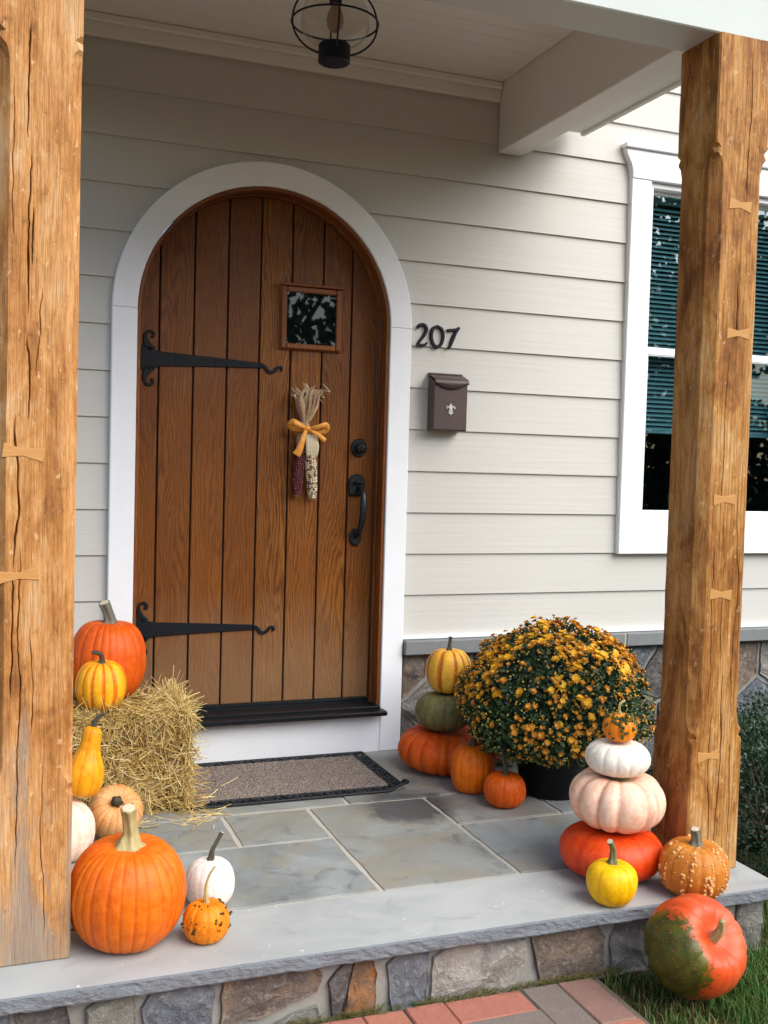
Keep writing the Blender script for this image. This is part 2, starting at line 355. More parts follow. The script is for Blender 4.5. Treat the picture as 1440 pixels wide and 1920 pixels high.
MT['brick_red'] = brickc('red_brick', (.40,.15,.105)); MT['brick_grey'] = brickc('grey_brick', (.20,.16,.135)); MT['brick_brown'] = brickc('brown_brick', (.27,.155,.12)); MT['brick_orange'] = brickc('orange_brick', (.42,.165,.105))
k = NT('joint_sand'); n1 = k.noise(k.vec((1,1,1)), 200, 4, .7); k.bump(n1, .004, .9); MT['sand'] = k.fin(k.mix(n1, (.10,.085,.06), (.24,.20,.14)), .9, .2)
k = NT('soil'); n1 = k.noise(k.vec((1,1,1)), 40, 6, .7); n2 = k.noise(k.vec((1,1,1)), 1.2, 4); k.bump(n1, .02, .9); MT['soil'] = k.fin(k.mix(n2, (.05,.055,.022), (.09,.075,.04)), .95, .1)
# things with per piece tint
def tinted(name, stops, rough=.6, spec=.3, trans=0.0):
    k = NT(name); c = k.ramp(k.attr('tint'), stops); m = k.fin(c, rough, spec)
    if trans:
        out = k.n['Material Output']; tl = k.new('ShaderNodeBsdfTranslucent'); k.link(c, tl.inputs[0]); mx = k.new('ShaderNodeMixShader'); mx.inputs[0].default_value = trans
        k.link(k.b.outputs[0], mx.inputs[1]); k.link(tl.outputs[0], mx.inputs[2]); k.link(mx.outputs[0], out.inputs[0])
    return m
MT['straw'] = tinted('straw', [(0, (.17,.09,.024)), (.32, (.44,.275,.075)), (.65, (.65,.465,.16)), (1, (.78,.64,.33))], .6, .2)
MT['haycore'] = plain('hay_core', (.17,.10,.035), .9, .2, 0, 60, .02, .5)
MT['leaf'] = tinted('mum_leaf', [(0, (.014,.034,.012)), (.5, (.03,.068,.02)), (1, (.075,.125,.03))], .5, .4, .15)
MT['box_leaf'] = tinted('boxwood_leaf', [(0, (.012,.034,.016)), (.5, (.025,.062,.026)), (1, (.075,.135,.055))], .42, .45, .1)
MT['grass'] = tinted('grass_blade', [(0, (.27,.21,.08)), (.12, (.20,.18,.06)), (.2, (.04,.10,.016)), (.7, (.07,.17,.028)), (1, (.13,.25,.05))], .5, .3, .25)
MT['tree_leaf'] = tinted('tree_leaf', [(0, (.03,.06,.015)), (.6, (.06,.11,.025)), (1, (.13,.15,.03))], .5, .3, .2)
MT['bark'] = plain('bark', (.09,.07,.055), .9, .2, 0, 30, .02, .4)
MT['petal_gold'] = tinted('gold_petal', [(0, (.72,.26,.012)), (.5, (.86,.42,.018)), (1, (.90,.56,.03))], .5, .3, .15)
MT['petal_bronze'] = tinted('bronze_petal', [(0, (.34,.085,.008)), (.5, (.62,.22,.018)), (1, (.82,.48,.06))], .55, .3, .15)
MT['bud'] = tinted('mum_bud', [(0, (.16,.19,.04)), (.5, (.50,.36,.06)), (1, (.72,.40,.06))], .55, .3)
MT['husk'] = tinted('corn_husk', [(0, (.24,.10,.10)), (.35, (.42,.28,.16)), (.7, (.60,.46,.24)), (1, (.74,.64,.44))], .6, .25, .15)
MT['corn_red'] = tinted('maroon_kernels', [(0, (.06,.006,.012)), (.8, (.16,.012,.022)), (1, (.40,.10,.10))], .25, .5)
MT['corn_pale'] = tinted('speckled_kernels', [(0, (.07,.03,.03)), (.3, (.24,.12,.09)), (.42, (.68,.52,.30)), (1, (.80,.70,.48))], .28, .5)
k = NT('mat_pile'); n1 = k.noise(k.vec((1,1,1)), 210, 3, .6); n2 = k.noise(k.vec((1,1,1)), 20, 4)
c = k.mix(k.ramp(n1, [(.36, 0), (.62, 1)]), (.085,.062,.052), (.40,.335,.285)); k.bump(n1, .006, 1); MT['pile'] = k.fin(k.mix(k.math('MULTIPLY', n2, .35), c, (.20,.15,.125)), .95, .1)
# pumpkin skins
def skin(name, c1, c2, rough=.42, streak=.5, spot=None, stripe=None, low=None, bd=.0016, spec=.26, rib=.5):
    k = NT(name); o = k.obj()
    n1 = k.noise(k.vec((10, 10, 4.0), True), 1, 5, .6, .5); n2 = k.noise(k.vec((60, 60, 12), True), 1, 5, .68); n3 = k.noise(k.vec((1,1,1), True), 170, 3, .6); n4 = k.noise(k.vec((1,1,1), True), 38, 5, .7)
    col = k.mix(k.ramp(n1, [(.32, 0), (.68, 1)]), c1, c2)
    deep = tuple(x*f for x, f in zip(c1, (.72,.55,.5)))
    if rib and not stripe: col = k.mix(k.math('MULTIPLY', k.ramp(k.math('ADD', k.attr('stripe'), k.math('MULTIPLY', k.math('SUBTRACT', n2, .5), .35)), [(.72, 0), (.98, 1)]), rib), col, deep)   # darker skin along the rib seams
    col = k.mix(k.math('MULTIPLY', k.ramp(n2, [(.5, 0), (.75, 1)]), streak), col, tuple(min(1, x*1.22+.015) for x in c2))
    if stripe: col = k.mix(k.ramp(k.math('ADD', k.attr('stripe'), k.math('MULTIPLY', k.math('SUBTRACT', n2, .5), .6)), [(.60, 0), (.80, 1)]), col, stripe)
    col = k.mix(k.math('MULTIPLY', k.ramp(n4, [(.40, 1), (.52, 0)]), .28), col, deep); col = k.mix(k.math('MULTIPLY', k.ramp(n4, [(.50, 0), (.62, 1)]), .22), col, tuple(min(.9, x*1.15+.03) for x in c2))
    if spot: col = k.mix(k.math('MULTIPLY', k.ramp(n3, [(.62, 0), (.70, 1)]), .75), col, spot)
    col = k.mix(k.math('MULTIPLY', k.ramp(n4, [(.66, 0), (.74, 1)]), .35), col, tuple(x*.45+.10 for x in c1))    # scabs and scuffs
    col = k.mix(k.math('MULTIPLY', k.ramp(n4, [(.22, 1), (.32, 0)]), .3), col, deep)
    if low:
        z = k.sep(o)[2]; col = k.mix(k.ramp(k.math('ADD', k.math('MULTIPLY', z, -low[1]), k.math('MULTIPLY', n2, .6)), [(low[2], 0), (low[2]+.25, 1)]), col, low[0])
    k.bump(k.math('ADD', k.math('ADD', n2, k.math('MULTIPLY', n3, .5)), k.math('MULTIPLY', n4, .8)), bd*1.5, .6)
    return k.fin(col, k.ramp(n4, [(.3, rough-.06), (.7, rough+.12)]), spec)
MT['sk_orange'] = skin('orange_skin', (.68,.112,.0018), (.76,.165,.003)); MT['sk_deep'] = skin('deep_orange_skin', (.62,.078,.002), (.70,.110,.003))
MT['sk_red'] = skin('red_orange_skin', (.62,.038,.003), (.70,.068,.006), .36); MT['sk_flat'] = skin('flat_red_skin', (.60,.060,.002), (.70,.115,.005), .45, .4, (.78,.26,.03))
MT['sk_stripeL'] = skin('yellow_stripe_skin', (.84,.36,.008), (.86,.45,.016), .42, .35, None, (.72,.145,.004)); MT['sk_stripeR'] = skin('pale_stripe_skin', (.80,.38,.028), (.84,.47,.05), .45, .4, (.70,.20,.01), (.42,.11,.006))
MT['sk_pale'] = skin('pale_pink_skin', (.84,.55,.41), (.86,.67,.53), .45, .3); MT['sk_pink'] = skin('pink_skin', (.84,.43,.28), (.84,.61,.45), .42, .35)
MT['sk_white'] = skin('white_skin', (.80,.74,.60), (.83,.79,.68), .45, .3, rib=.2); MT['sk_blush'] = skin('blush_white_skin', (.82,.68,.58), (.85,.78,.70), .42, .3, rib=.2)
MT['sk_tan'] = skin('tan_skin', (.62,.27,.075), (.72,.38,.15), .5, .4, (.78,.52,.30)); MT['sk_warty'] = skin('ochre_skin', (.50,.16,.016), (.58,.225,.032), .48, .4, None, None, ((.36,.18,.03), 7, .15))
MT['sk_yellow'] = skin('yellow_skin', (.88,.455,.0015), (.90,.53,.003), .38, .3); MT['sk_gourd'] = skin('amber_gourd_skin', (.82,.26,.002), (.86,.35,.004), .4, .3, (.80,.21,.003))
MT['sk_green'] = skin('green_squash_skin', (.11,.10,.03), (.20,.185,.07), .45, .8, (.36,.33,.11)); MT['sk_mini'] = skin('mini_gourd_skin', (.74,.19,.003), (.80,.26,.006), .45, .3)
MT['wart_tan'] = plain('tan_wart', (.72,.40,.155), .55, .2, 0, 0, 0, .2); MT['wart_dark'] = plain('dark_wart', (.085,.045,.010), .55, .25, 0, 0, 0, .6); MT['wart_green'] = plain('green_wart', (.075,.078,.012), .5, .25, 0, 0, 0, .5)
MT['wart_gold'] = plain('gold_wart', (.78,.30,.02), .5, .25, 0, 0, 0, .2)
# half green pumpkin
k = NT('half_green_skin'); o = k.obj(); n1 = k.noise(k.vec((1,1,1)), 13, 6, .65, .6); n2 = k.noise(k.vec((1,1,1)), 75, 5, .75); n3 = k.noise(k.vec((7,7,7)), 1, 4); n5 = k.noise(k.vec((1,1,1)), 140, 2, .5)
orange = k.mix(k.ramp(n3, [(.35, 0), (.65, 1)]), (.64,.070,.012), (.74,.17,.07)); green = k.mix(k.ramp(n1, [(.35, 0), (.7, 1)]), (.032,.040,.008), (.13,.125,.012))
xx = k.sep(o); fx = k.math('ADD', k.math('MULTIPLY', xx[0], -6.5), k.math('ADD', k.math('MULTIPLY', n1, .8), k.math('ADD', k.math('MULTIPLY', n2, .8), k.math('MULTIPLY', xx[1], -1.5))))
col = k.mix(k.ramp(k.math('MULTIPLY', fx, .5), [(.585, 0), (.66, 1)]), orange, green)
col = k.mix(k.math('MULTIPLY', k.ramp(n5, [(.66, 0), (.70, 1)]), .7), col, (.60,.13,.03)); col = k.mix(k.math('MULTIPLY', k.ramp(n5, [(.27, 1), (.31, 0)]), .6), col, (.08,.07,.015))
k.bump(k.math('ADD', n2, n1), .0014, .5); MT['sk_half'] = k.fin(col, .38, .32)
def stem_mat(name, a, b):
    k = NT(name); n1 = k.noise(k.vec((60, 60, 6), True), 1, 5, .65); n2 = k.noise(k.vec((1,1,1), True), 22, 3); k.bump(n1, .004, .9)
    return k.fin(k.mix(k.math('ADD', k.math('MULTIPLY', n1, .6), k.math('MULTIPLY', n2, .4)), a, b), .6, .3)
MT['st_tan'] = stem_mat('tan_stem', (.13,.13,.025), (.66,.52,.25)); MT['st_green'] = stem_mat('green_stem', (.045,.055,.02), (.27,.25,.10)); MT['st_dark'] = stem_mat('dark_stem', (.018,.018,.014), (.10,.09,.055))
MT['st_grey'] = stem_mat('grey_green_stem', (.05,.055,.035), (.27,.26,.20)); MT['st_cut'] = plain('stem_end', (.62,.52,.36), .8)

# ================================================================== SETTING
GZ = -0.185
def sheet(name, x0, x1, y0, y1, z, mat, kind='structure'):
    return setp(mk(name, [(x0,y0,z),(x1,y0,z),(x1,y1,z),(x0,y1,z)], [(0,1,2,3)], mat), kind=kind)
sheet('ground', -120, 120, -120, 60, GZ-.03, MT['soil'])
# ---- brick path in basket weave
path = thing('brick_path', None, None, (.3, -2.2, GZ-.02), kind='structure')
mk('sand_bed', *box(-1.21, 1.235, -6.2, -1.70, GZ-.028, GZ-.006), MT['sand'], path)
cs = .228; gp = .0045
BR = {}
def brick_mesh(key, w_, d_):
    if key not in BR:
        bm = bmesh.new(); V, F = box(-w_/2, w_/2, -d_/2, d_/2, -.02, .0, .0035); me = bpy.data.meshes.new('brick')
        me.from_pydata(V, [], F); BR[key] = me; bm.free()
    return BR[key]
bmats = ['brick_red', 'brick_red', 'brick_orange', 'brick_grey', 'brick_brown', 'brick_red', 'brick_orange']
known = {(0,0,0):'brick_grey', (0,0,1):'brick_brown', (1,0,0):'brick_red', (1,0,1):'brick_grey', (2,0,0):'brick_orange', (2,0,1):'brick_red', (0,1,0):'brick_orange', (0,1,1):'brick_red', (1,1,0):'brick_orange', (1,1,1):'brick_red', (3,0,0):'brick_red', (3,0,1):'brick_red'}
rb = random.Random(3); nb = 0
for ci in range(10):
    for ri in range(14):
        x1 = 1.222-ci*cs; y1 = -1.706-ri*cs
        vert = (ci+ri) % 2 == 0
        for h in (0, 1):
            nb += 1
            if nb > 285: continue
            mt = known.get((ci, ri, h)) or rb.choice(bmats)
            if vert: cx, cy, ww, dd, key = x1-cs*(.75 if h == 0 else .25), y1-cs/2, cs/2-gp, cs-gp, 'v'
            else: cx, cy, ww, dd, key = x1-cs/2, y1-cs*(.25 if h == 0 else .75), cs-gp, cs/2-gp, 'h'
            me = brick_mesh(key+mt, ww, dd)
            if not me.materials: me.materials.append(MT[mt])
            o = bpy.data.objects.new('brick', me); COL.objects.link(o); o.parent = path
            o.location = Vector((cx+rb.uniform(-.0015,.0015), cy+rb.uniform(-.0015,.0015), GZ+rb.uniform(-.003,.002)))-BASE[path]
            o.rotation_euler = (rb.uniform(-.008,.008), rb.uniform(-.008,.008), rb.uniform(-.008,.008))
# ---- porch: paving, tread slab, stone riser
porch = thing('porch', None, None, (.72, -.9, GZ), kind='structure')
mk('mortar_bed', *box(-.39, 1.83, -1.672, 0.03, GZ-.06, -.010), MT['mortar'], porch)
mk('joint_grout', *box(-.40, 1.84, -1.45, -.0, -.009, -.0045), MT['grout'], porch)
def ragged(x0, x1, y0, y1, jit=.0025, step=.05):
    P = []
    def seg(a, b, n):
        for i in range(n): t = i/n; P.append((a[0]+(b[0]-a[0])*t, a[1]+(b[1]-a[1])*t))
    nx = max(2, int((x1-x0)/step)); ny = max(2, int((y1-y0)/step))
    seg((x0,y0),(x1,y0),nx); seg((x1,y0),(x1,y1),ny); seg((x1,y1),(x0,y1),nx); seg((x0,y1),(x0,y0),ny)
    return [(a+random.uniform(-jit,jit), b+random.uniform(-jit,jit)) for a, b in P]
g_ = .0075
flags = [(-.42,.397,-.955,-.65),(.397,.703,-.955,-.65),(-.42,.703,-1.405,-.955),(.703,1.15,-1.405,-.65),(1.15,1.56,-.955,-.65),(1.56,1.858,-.955,-.65),
         (1.15,1.858,-1.405,-.955),(-.42,.30,-.65,0.02),(.30,.86,-.65,.02),(.86,1.858,-.65,.02)]
for i, (x0,x1,y0,y1) in enumerate(flags):
    V, F = prism(ragged(x0+g_,x1-g_,y0+g_,y1-g_), random.uniform(-.0015,.0012), -.03, .002, 'xy')
    mk('flagstone', V, F, MT['blue'], porch)
# tread: top plate with a split-faced front edge, subdivided so that the edge is really rough
def tread():
    x0, x1, yb, yf, t = -.43, 1.862, -1.405-g_, -1.722, .039
    nx = 150; V = []; F = []
    rows = [(yb, 0), (yf+.03, 0), (yf+.006, -.0005), (yf, -.004), (yf, -.014), (yf, -.025), (yf, -.034), (yf+.004, -t), (yf+.10, -t)]
    for i in range(nx+1):
        x = x0+(x1-x0)*i/nx
        for j, (y, z) in enumerate(rows):
            jy = 0
            if 3 <= j <= 7: jy = (noise.noise((x*14, z*40, 1))*.004+noise.noise((x*45, z*120, 5))*.003)
            elif j == 2: jy = noise.noise((x*25, 0, 1))*.0022
            V.append((x, y+jy, z+(noise.noise((x*22, 3, 3))*.002 if j >= 6 else 0)))
    m = len(rows)
    for i in range(nx):
        for j in range(m-1): F.append((i*m+j, i*m+j+1, (i+1)*m+j+1, (i+1)*m+j))
    F.append(tuple(j for j in range(m))[::-1]); F.append(tuple(nx*m+j for j in range(m)))
    o = mk('tread_slab', V, F, MT['tread'], porch)
    o.data.materials.append(MT['tedge'])
    for p in o.data.polygons:
        if p.index < nx*(m-1):
            if (p.index % (m-1)) >= 2: p.material_index = 1
        else: p.material_index = 1
tread()
# end slab return on the right side of the porch
def fieldstone(name, poly, yface, bulge, mat, parent, plane='y'):
    """irregular stone: outline in xz, bulging toward -y"""
    n0 = len(poly); P = []
    for i in range(n0):
        a = Vector(poly[i]); b = Vector(poly[(i+1) % n0]); k = max(1, int((b-a).length/.022))
        for j in range(k):
            q = a+(b-a)*j/k; P.append(q+Vector((random.uniform(-.003,.003), random.uniform(-.003,.003))))
    c = sum(P, Vector((0,0)))/len(P); n = len(P); V = []; F = []
    rings = [(1.015, .02), (1.0, 0), (.985, -.7*bulge), (.90, -.9*bulge), (.72, -1.0*bulge), (.5, -1.05*bulge), (.25, -1.05*bulge)]
    sd_ = random.uniform(0, 50)
    fc = [(random.gauss(0,.22), random.gauss(0,.22), random.uniform(-.25,.25)*bulge) for _ in range(4)]
    for s_, d in rings:
        for q in P:
            e = c+(q-c)*s_
            dd = d+(noise.noise((e.x*16+sd_, e.y*16, sd_))*.9+noise.noise((e.x*45+sd_, e.y*45, sd_))*.35)*bulge*(.6 if s_ < 1 else .1)
            if s_ < .97: dd += max(-.7*bulge, min(.5*bulge, max(fa*(e.x-c.x)+fb*(e.y-c.y)+fd for fa, fb, fd in fc)-.3*bulge))
            if s_ < .97: dd = min(dd, -.42*bulge)
            V.append((e.x, yface+dd, e.y))
    V.append((c.x, sum(V[-1-i][1] for i in range(n))/n, c.y))
    R = len(rings)
    for r in range(R-1):
        for i in range(n): F.append((r*n+i, r*n+(i+1) % n, (r+1)*n+(i+1) % n, (r+1)*n+i))
    for i in range(n): F.append(((R-1)*n+i, (R-1)*n+(i+1) % n, R*n))
    o = mk(name, V, F, mat, parent, False)
    bm = bmesh.new(); bm.from_mesh(o.data); bmesh.ops.recalc_face_normals(bm, faces=list(bm.faces)); bm.to_mesh(o.data); bm.free()
    return o
T = -.043; B = GZ-.02
riser = [([(-.42,B),(-.30,B),(-.315,T-.004),(-.42,T)], 'fs_slate'), ([(-.285,B),(-.155,B),(-.19,T-.003),(-.30,T-.012)], 'fs_char'),
 ([(-.135,B),(-.02,B),(-.03,T-.004),(-.12,T-.012),(-.145,T-.03)], 'fs_green'), ([(0,B),(.15,B),(.165,T-.04),(.155,T-.008),(.01,T-.014),(-.012,T-.05)], 'fs_slate'),
 ([(.178,B+.035),(.30,B+.045),(.385,B+.078),(.425,B+.088),(.438,T-.035),(.415,T-.006),(.30,T-.010),(.182,T-.004)], 'fs_brown'),
 ([(.20,B),(.44,B),(.425,B+.05),(.36,B+.04),(.29,B+.012)], 'fs_green'),
 ([(.49,B),(.585,B),(.588,T-.05),(.572,T-.008),(.53,T-.005)], 'fs_rust'), ([(.468,B),(.486,B),(.524,T-.012),(.50,T-.012),(.455,T-.055)], 'fs_char'),
 ([(.63,B),(.725,B),(.735,T-.05),(.728,T-.010),(.65,T-.004),(.615,T-.03)], 'fs_slate'),
 ([(.738,B),(.985,B),(1.03,T-.07),(1.02,T-.018),(.93,T-.005),(.80,T-.010),(.745,T-.03)], 'fs_pale'),
 ([(1.075,B),(1.272,B),(1.275,T-.045),(1.255,T-.012),(1.15,T-.004),(1.035,T-.012),(1.045,T-.05)], 'fs_brown'),
 ([(1.298,B),(1.42,B),(1.425,T-.01),(1.32,T-.006),(1.292,T-.05)], 'fs_grey'), ([(1.44,B),(1.585,B),(1.59,T-.02),(1.45,T-.005)], 'fs_grey'),
 ([(1.605,B),(1.715,B),(1.72,T-.006),(1.61,T-.008)], 'fs_pale'), ([(1.73,B),(1.825,B),(1.825,T-.006),(1.735,T-.006)], 'fs_grey')]
for poly, mt in riser: fieldstone('stone', poly, -1.674, .014, MT[mt], porch)
for i, (y0, y1) in enumerate([(-1.66,-1.40),(-1.38,-1.1),(-1.08,-.75),(-.73,-.4),(-.38,-.02)]):
    mk('stone', *box(1.815, 1.842+.004*(i % 2), y0, y1, B, T-.002, .006), MT['fs_grey' if i % 2 else 'fs_pale'], porch)
mk('side_slab', *box(1.842, 1.862, -1.40, .0, -.039, -.001, .002), MT['tedge'], porch)

# ================================================================== HOUSE WALL
DCX, SPR, RO, RI = .6865, 1.795, .6155, .520
house = thing('house_wall', 'cream lap siding house wall above a fieldstone base', 'wall', (1.2, 0.05, GZ))
E_ = .178; Z0 = 2.0879
def hw(z):      # half width cut out for the door at height z
    r = .57
    if z <= SPR: return r
    d = z-SPR
    return sqrt(r*r-d*d) if d < r else 0.0
WX0, WX1, WZ0, WZ1 = 2.42, 3.40, .885, 2.62
for kk in range(-11, 10):
    zb = Z0-kk*E_; zt = zb+E_+.012
    if zb < .48: zb = .487
    mb = MB(); n = 10
    def strip(fl, fr):
        V = []; F = []
        for i in range(n+1):
            z = zb+(zt-zb)*i/n; y = .0105*i/n
            a, b = fl(z), fr(z); V += [(a,y,z),(b,y,z),(b,y+.0112,z),(a,y+.0112,z)]
        for i in range(n):
            o = i*4; F += [(o,o+1,o+5,o+4),(o+2,o+3,o+7,o+6),(o+1,o+2,o+6,o+5),(o+3,o,o+4,o+7)]
        F += [(3,2,1,0), (n*4,n*4+1,n*4+2,n*4+3)]
        mb.add(V, F)
    if zb < SPR+.57: strip(lambda z: -3.2, lambda z: DCX-hw(z)); L2 = lambda z: DCX+hw(z)
    else: L2 = lambda z: -3.2
    if zt > WZ0 and zb < WZ1:
        strip(L2, lambda z: WX0); mkb('siding_board', mb, MT['siding'], house); mb = MB()
        strip(lambda z: WX1, lambda z: 4.6); mkb('siding_board', mb, MT['siding'], house)
    else:
        strip(L2, lambda z: 4.6); mkb('siding_board', mb, MT['siding'], house)
# sheathing behind, leaving the openings
for (a,b,c,d) in [(-3.2,DCX-.57,-.2,4.2),(DCX+.57,WX0,-.2,4.2),(WX1,4.6,-.2,4.2),(WX0,WX1,-.2,WZ0),(WX0,WX1,WZ1,4.2),(DCX-.57,DCX+.57,2.45,4.2)]:
    mk('sheathing', *box(a,b,.0235,.12,c,d), MT['dark'], house)
mk('drip_trim', *box(1.305, 4.6, -.022, .012, .474, .488, .002), MT['white'], house)
mk('drip_trim', *box(-3.2, .069, -.022, .012, .474, .488, .002), MT['white'], house)
for (a,b) in [(1.306,2.404),(2.412,3.35),(3.358,4.6),(-3.2,-.9),(-.893,.066)]:
    mk('cap_stone', *box(a, b, -.055, .02, .411, .472, .004), MT['cap'], house)
mk('cap_joint', *box(2.404, 2.412, -.050, .02, .413, .470), MT['grout'], house)
mk('foundation_mortar', *box(1.31, 4.6, .0, .0232, GZ-.06, .4105), MT['mortar'], house)
mk('foundation_mortar', *box(-3.2, .066, .0, .0232, GZ-.06, .4105), MT['mortar'], house)
def clip(poly, p, nrm):
    out = []; m = len(poly)
    for i in range(m):
        a, b = poly[i], poly[(i+1) % m]; da = (a-p).dot(nrm); db = (b-p).dot(nrm)
        if da <= 0: out.append(a)
        if (da < 0 < db) or (db < 0 < da): out.append(a+(b-a)*(da/(da-db)))
    return out
def voronoi_stones(x0, x1, z0, z1, nx, nz, seed, parent, y, bulge=.018, gap=.008):
    rr = random.Random(seed); seeds = []
    for i in range(nx):
        for j in range(nz):
            seeds.append(Vector((x0+(x1-x0)*(i+.5+(.25 if j % 2 else -.25)+rr.uniform(-.3,.3))/nx, z0+(z1-z0)*(j+.5+rr.uniform(-.28,.28))/nz)))
    names = ['fs_slate','fs_char','fs_brown','fs_grey','fs_char','fs_slate','fs_char','fs_brown']
    for s_ in seeds:
        poly = [Vector((x0,z0)),Vector((x1,z0)),Vector((x1,z1)),Vector((x0,z1))]
        for t_ in seeds:
            if t_ is s_ or (t_-s_).length > .9: continue
            d = t_-s_; poly = clip(poly, s_+d*.5-d.normalized()*gap, d.normalized())
            if len(poly) < 3: break
        if len(poly) >= 3:
            c = sum(poly, Vector((0,0)))/len(poly)
            fieldstone('stone', [tuple(c+(q-c)*.985) for q in poly], y, bulge, MT[rr.choice(names)], parent)
voronoi_stones(1.315, 1.86, 0.0, .408, 3, 3, 4, house, .002)
voronoi_stones(1.865, 4.0, GZ-.03, .408, 9, 3, 11, house, .002)
voronoi_stones(-.44, .06, 0.0, .408, 2, 2, 8, house, .002); voronoi_stones(-3.15, -.45, GZ-.03, .408, 11, 3, 9, house, .002)
# simple room behind the window so the panes look into real depth
mk('room_interior', [(2.0,.13,.3),(3.9,.13,.3),(3.9,2.6,.3),(2.0,2.6,.3),(2.0,.13,3.0),(3.9,.13,3.0),(3.9,2.6,3.0),(2.0,2.6,3.0)],
   [(0,3,2,1),(4,5,6,7),(1,2,6,5),(2,3,7,6),(3,0,4,7)], MT['room'], house)

# ================================================================== DOOR FRAME
dframe = thing('door_frame', 'white arched door surround with kick board and black sill', 'door frame', (DCX, -.03, 0))
def ring(r0, r1, a0, a1, n=48): return arc(DCX, SPR, r1, a0, a1, n)+arc(DCX, SPR, r0, a1, a0, n)
CY0, CY1 = -.032, .03
mk('arch_casing', *prism(ring(RI, RO, 0.0015, pi-.0015), CY0, CY1, .003), MT['white'], dframe)
mk('side_casing', *prism([(DCX-RO,0.001),(DCX-RI,.001),(DCX-RI,SPR),(DCX-RO,SPR)], CY0, CY1, .003), MT['white'], dframe)
mk('side_casing', *prism([(DCX+RI,0.001),(DCX+RO,.001),(DCX+RO,SPR),(DCX+RI,SPR)], CY0, CY1, .003), MT['white'], dframe)
mk('kick_board', *box(DCX-RI+.0005, DCX+RI-.0005, CY0+.002, .03, .001, .165, .001), MT['white'], dframe)
mk('sill', *box(DCX-RI-.004, DCX+RI+.012, -.092, -.034, .166, .186, .004), MT['sill'], dframe)
mk('sill', *prism([(DCX-RI+.001, -.034),(DCX+RI-.001, -.034),(DCX+RI-.001, .075),(DCX-RI+.001,.075)], .196, .166, .003, 'xy'), MT['sill'], dframe)
mk('sweep', *box(DCX-RI+.02, DCX+RI-.02, .066, .076, .197, .212, .002), MT['sill'], dframe)
def jamb(r0, r1, y0, y1, name):
    P = [(DCX+r1,.197)]+arc(DCX, SPR, r1, 0, pi, 48)+[(DCX-r1,.197),(DCX-r0,.197)]+arc(DCX, SPR, r0, pi, 0, 48)+[(DCX+r0,.197)]
    mk(name, *prism(P, y0, y1, .002), MT['jamb'], dframe)
jamb(.506, .5185, -.022, .105, 'jamb'); jamb(.4985, .5055, .035, .06, 'stop_bead')
# ================================================================== DOOR
door = thing('front_door', 'arched brown oak plank door with black strap hinges', 'door', (DCX, .1, .2))
mk('backing', *prism([(DCX-.503,.215)]+[(DCX+.503,.215)]+arc(DCX, SPR, .503, 0, pi, 48), .086, .105), MT['gap'], door)
edges = [DCX-.502, .265, .402, .538, .672, .804, .940, 1.068, DCX+.502]
for i in range(8):
    a, b = edges[i]+.0035, edges[i+1]-.0035
    P = [(a,.216),(b,.216)]
    for j in range(13):
        x = b+(a-b)*j/12; P.append((x, SPR+sqrt(max(0, .502**2-(x-DCX)**2))))
    mk('plank', *prism(P, .072, .0855, .0035, seg=2), MT['oak'], door)
win = mk('window', *prism([(.752,1.684),(1.022,1.684),(1.022,1.950),(.752,1.950)], .064, .0715, .002), MT['jamb'], door)
for (a,b,c,d,e) in [(.757,.780,1.689,1.945,0),(.994,1.017,1.689,1.945,0),(.7805,.9935,1.689,1.711,0),(.7805,.9935,1.921,1.945,0)]:
    mk('frame', *box(a,b,.050,.0635,c,d,.004), MT['jamb'], win)
mk('frame', *box(.750,1.024,.040,.0635,1.9455,1.956,.003), MT['jamb'], win)
mk('pane', *box(.781,.993,.058,.0632,1.7115,1.9205), MT['door_glass'], win)
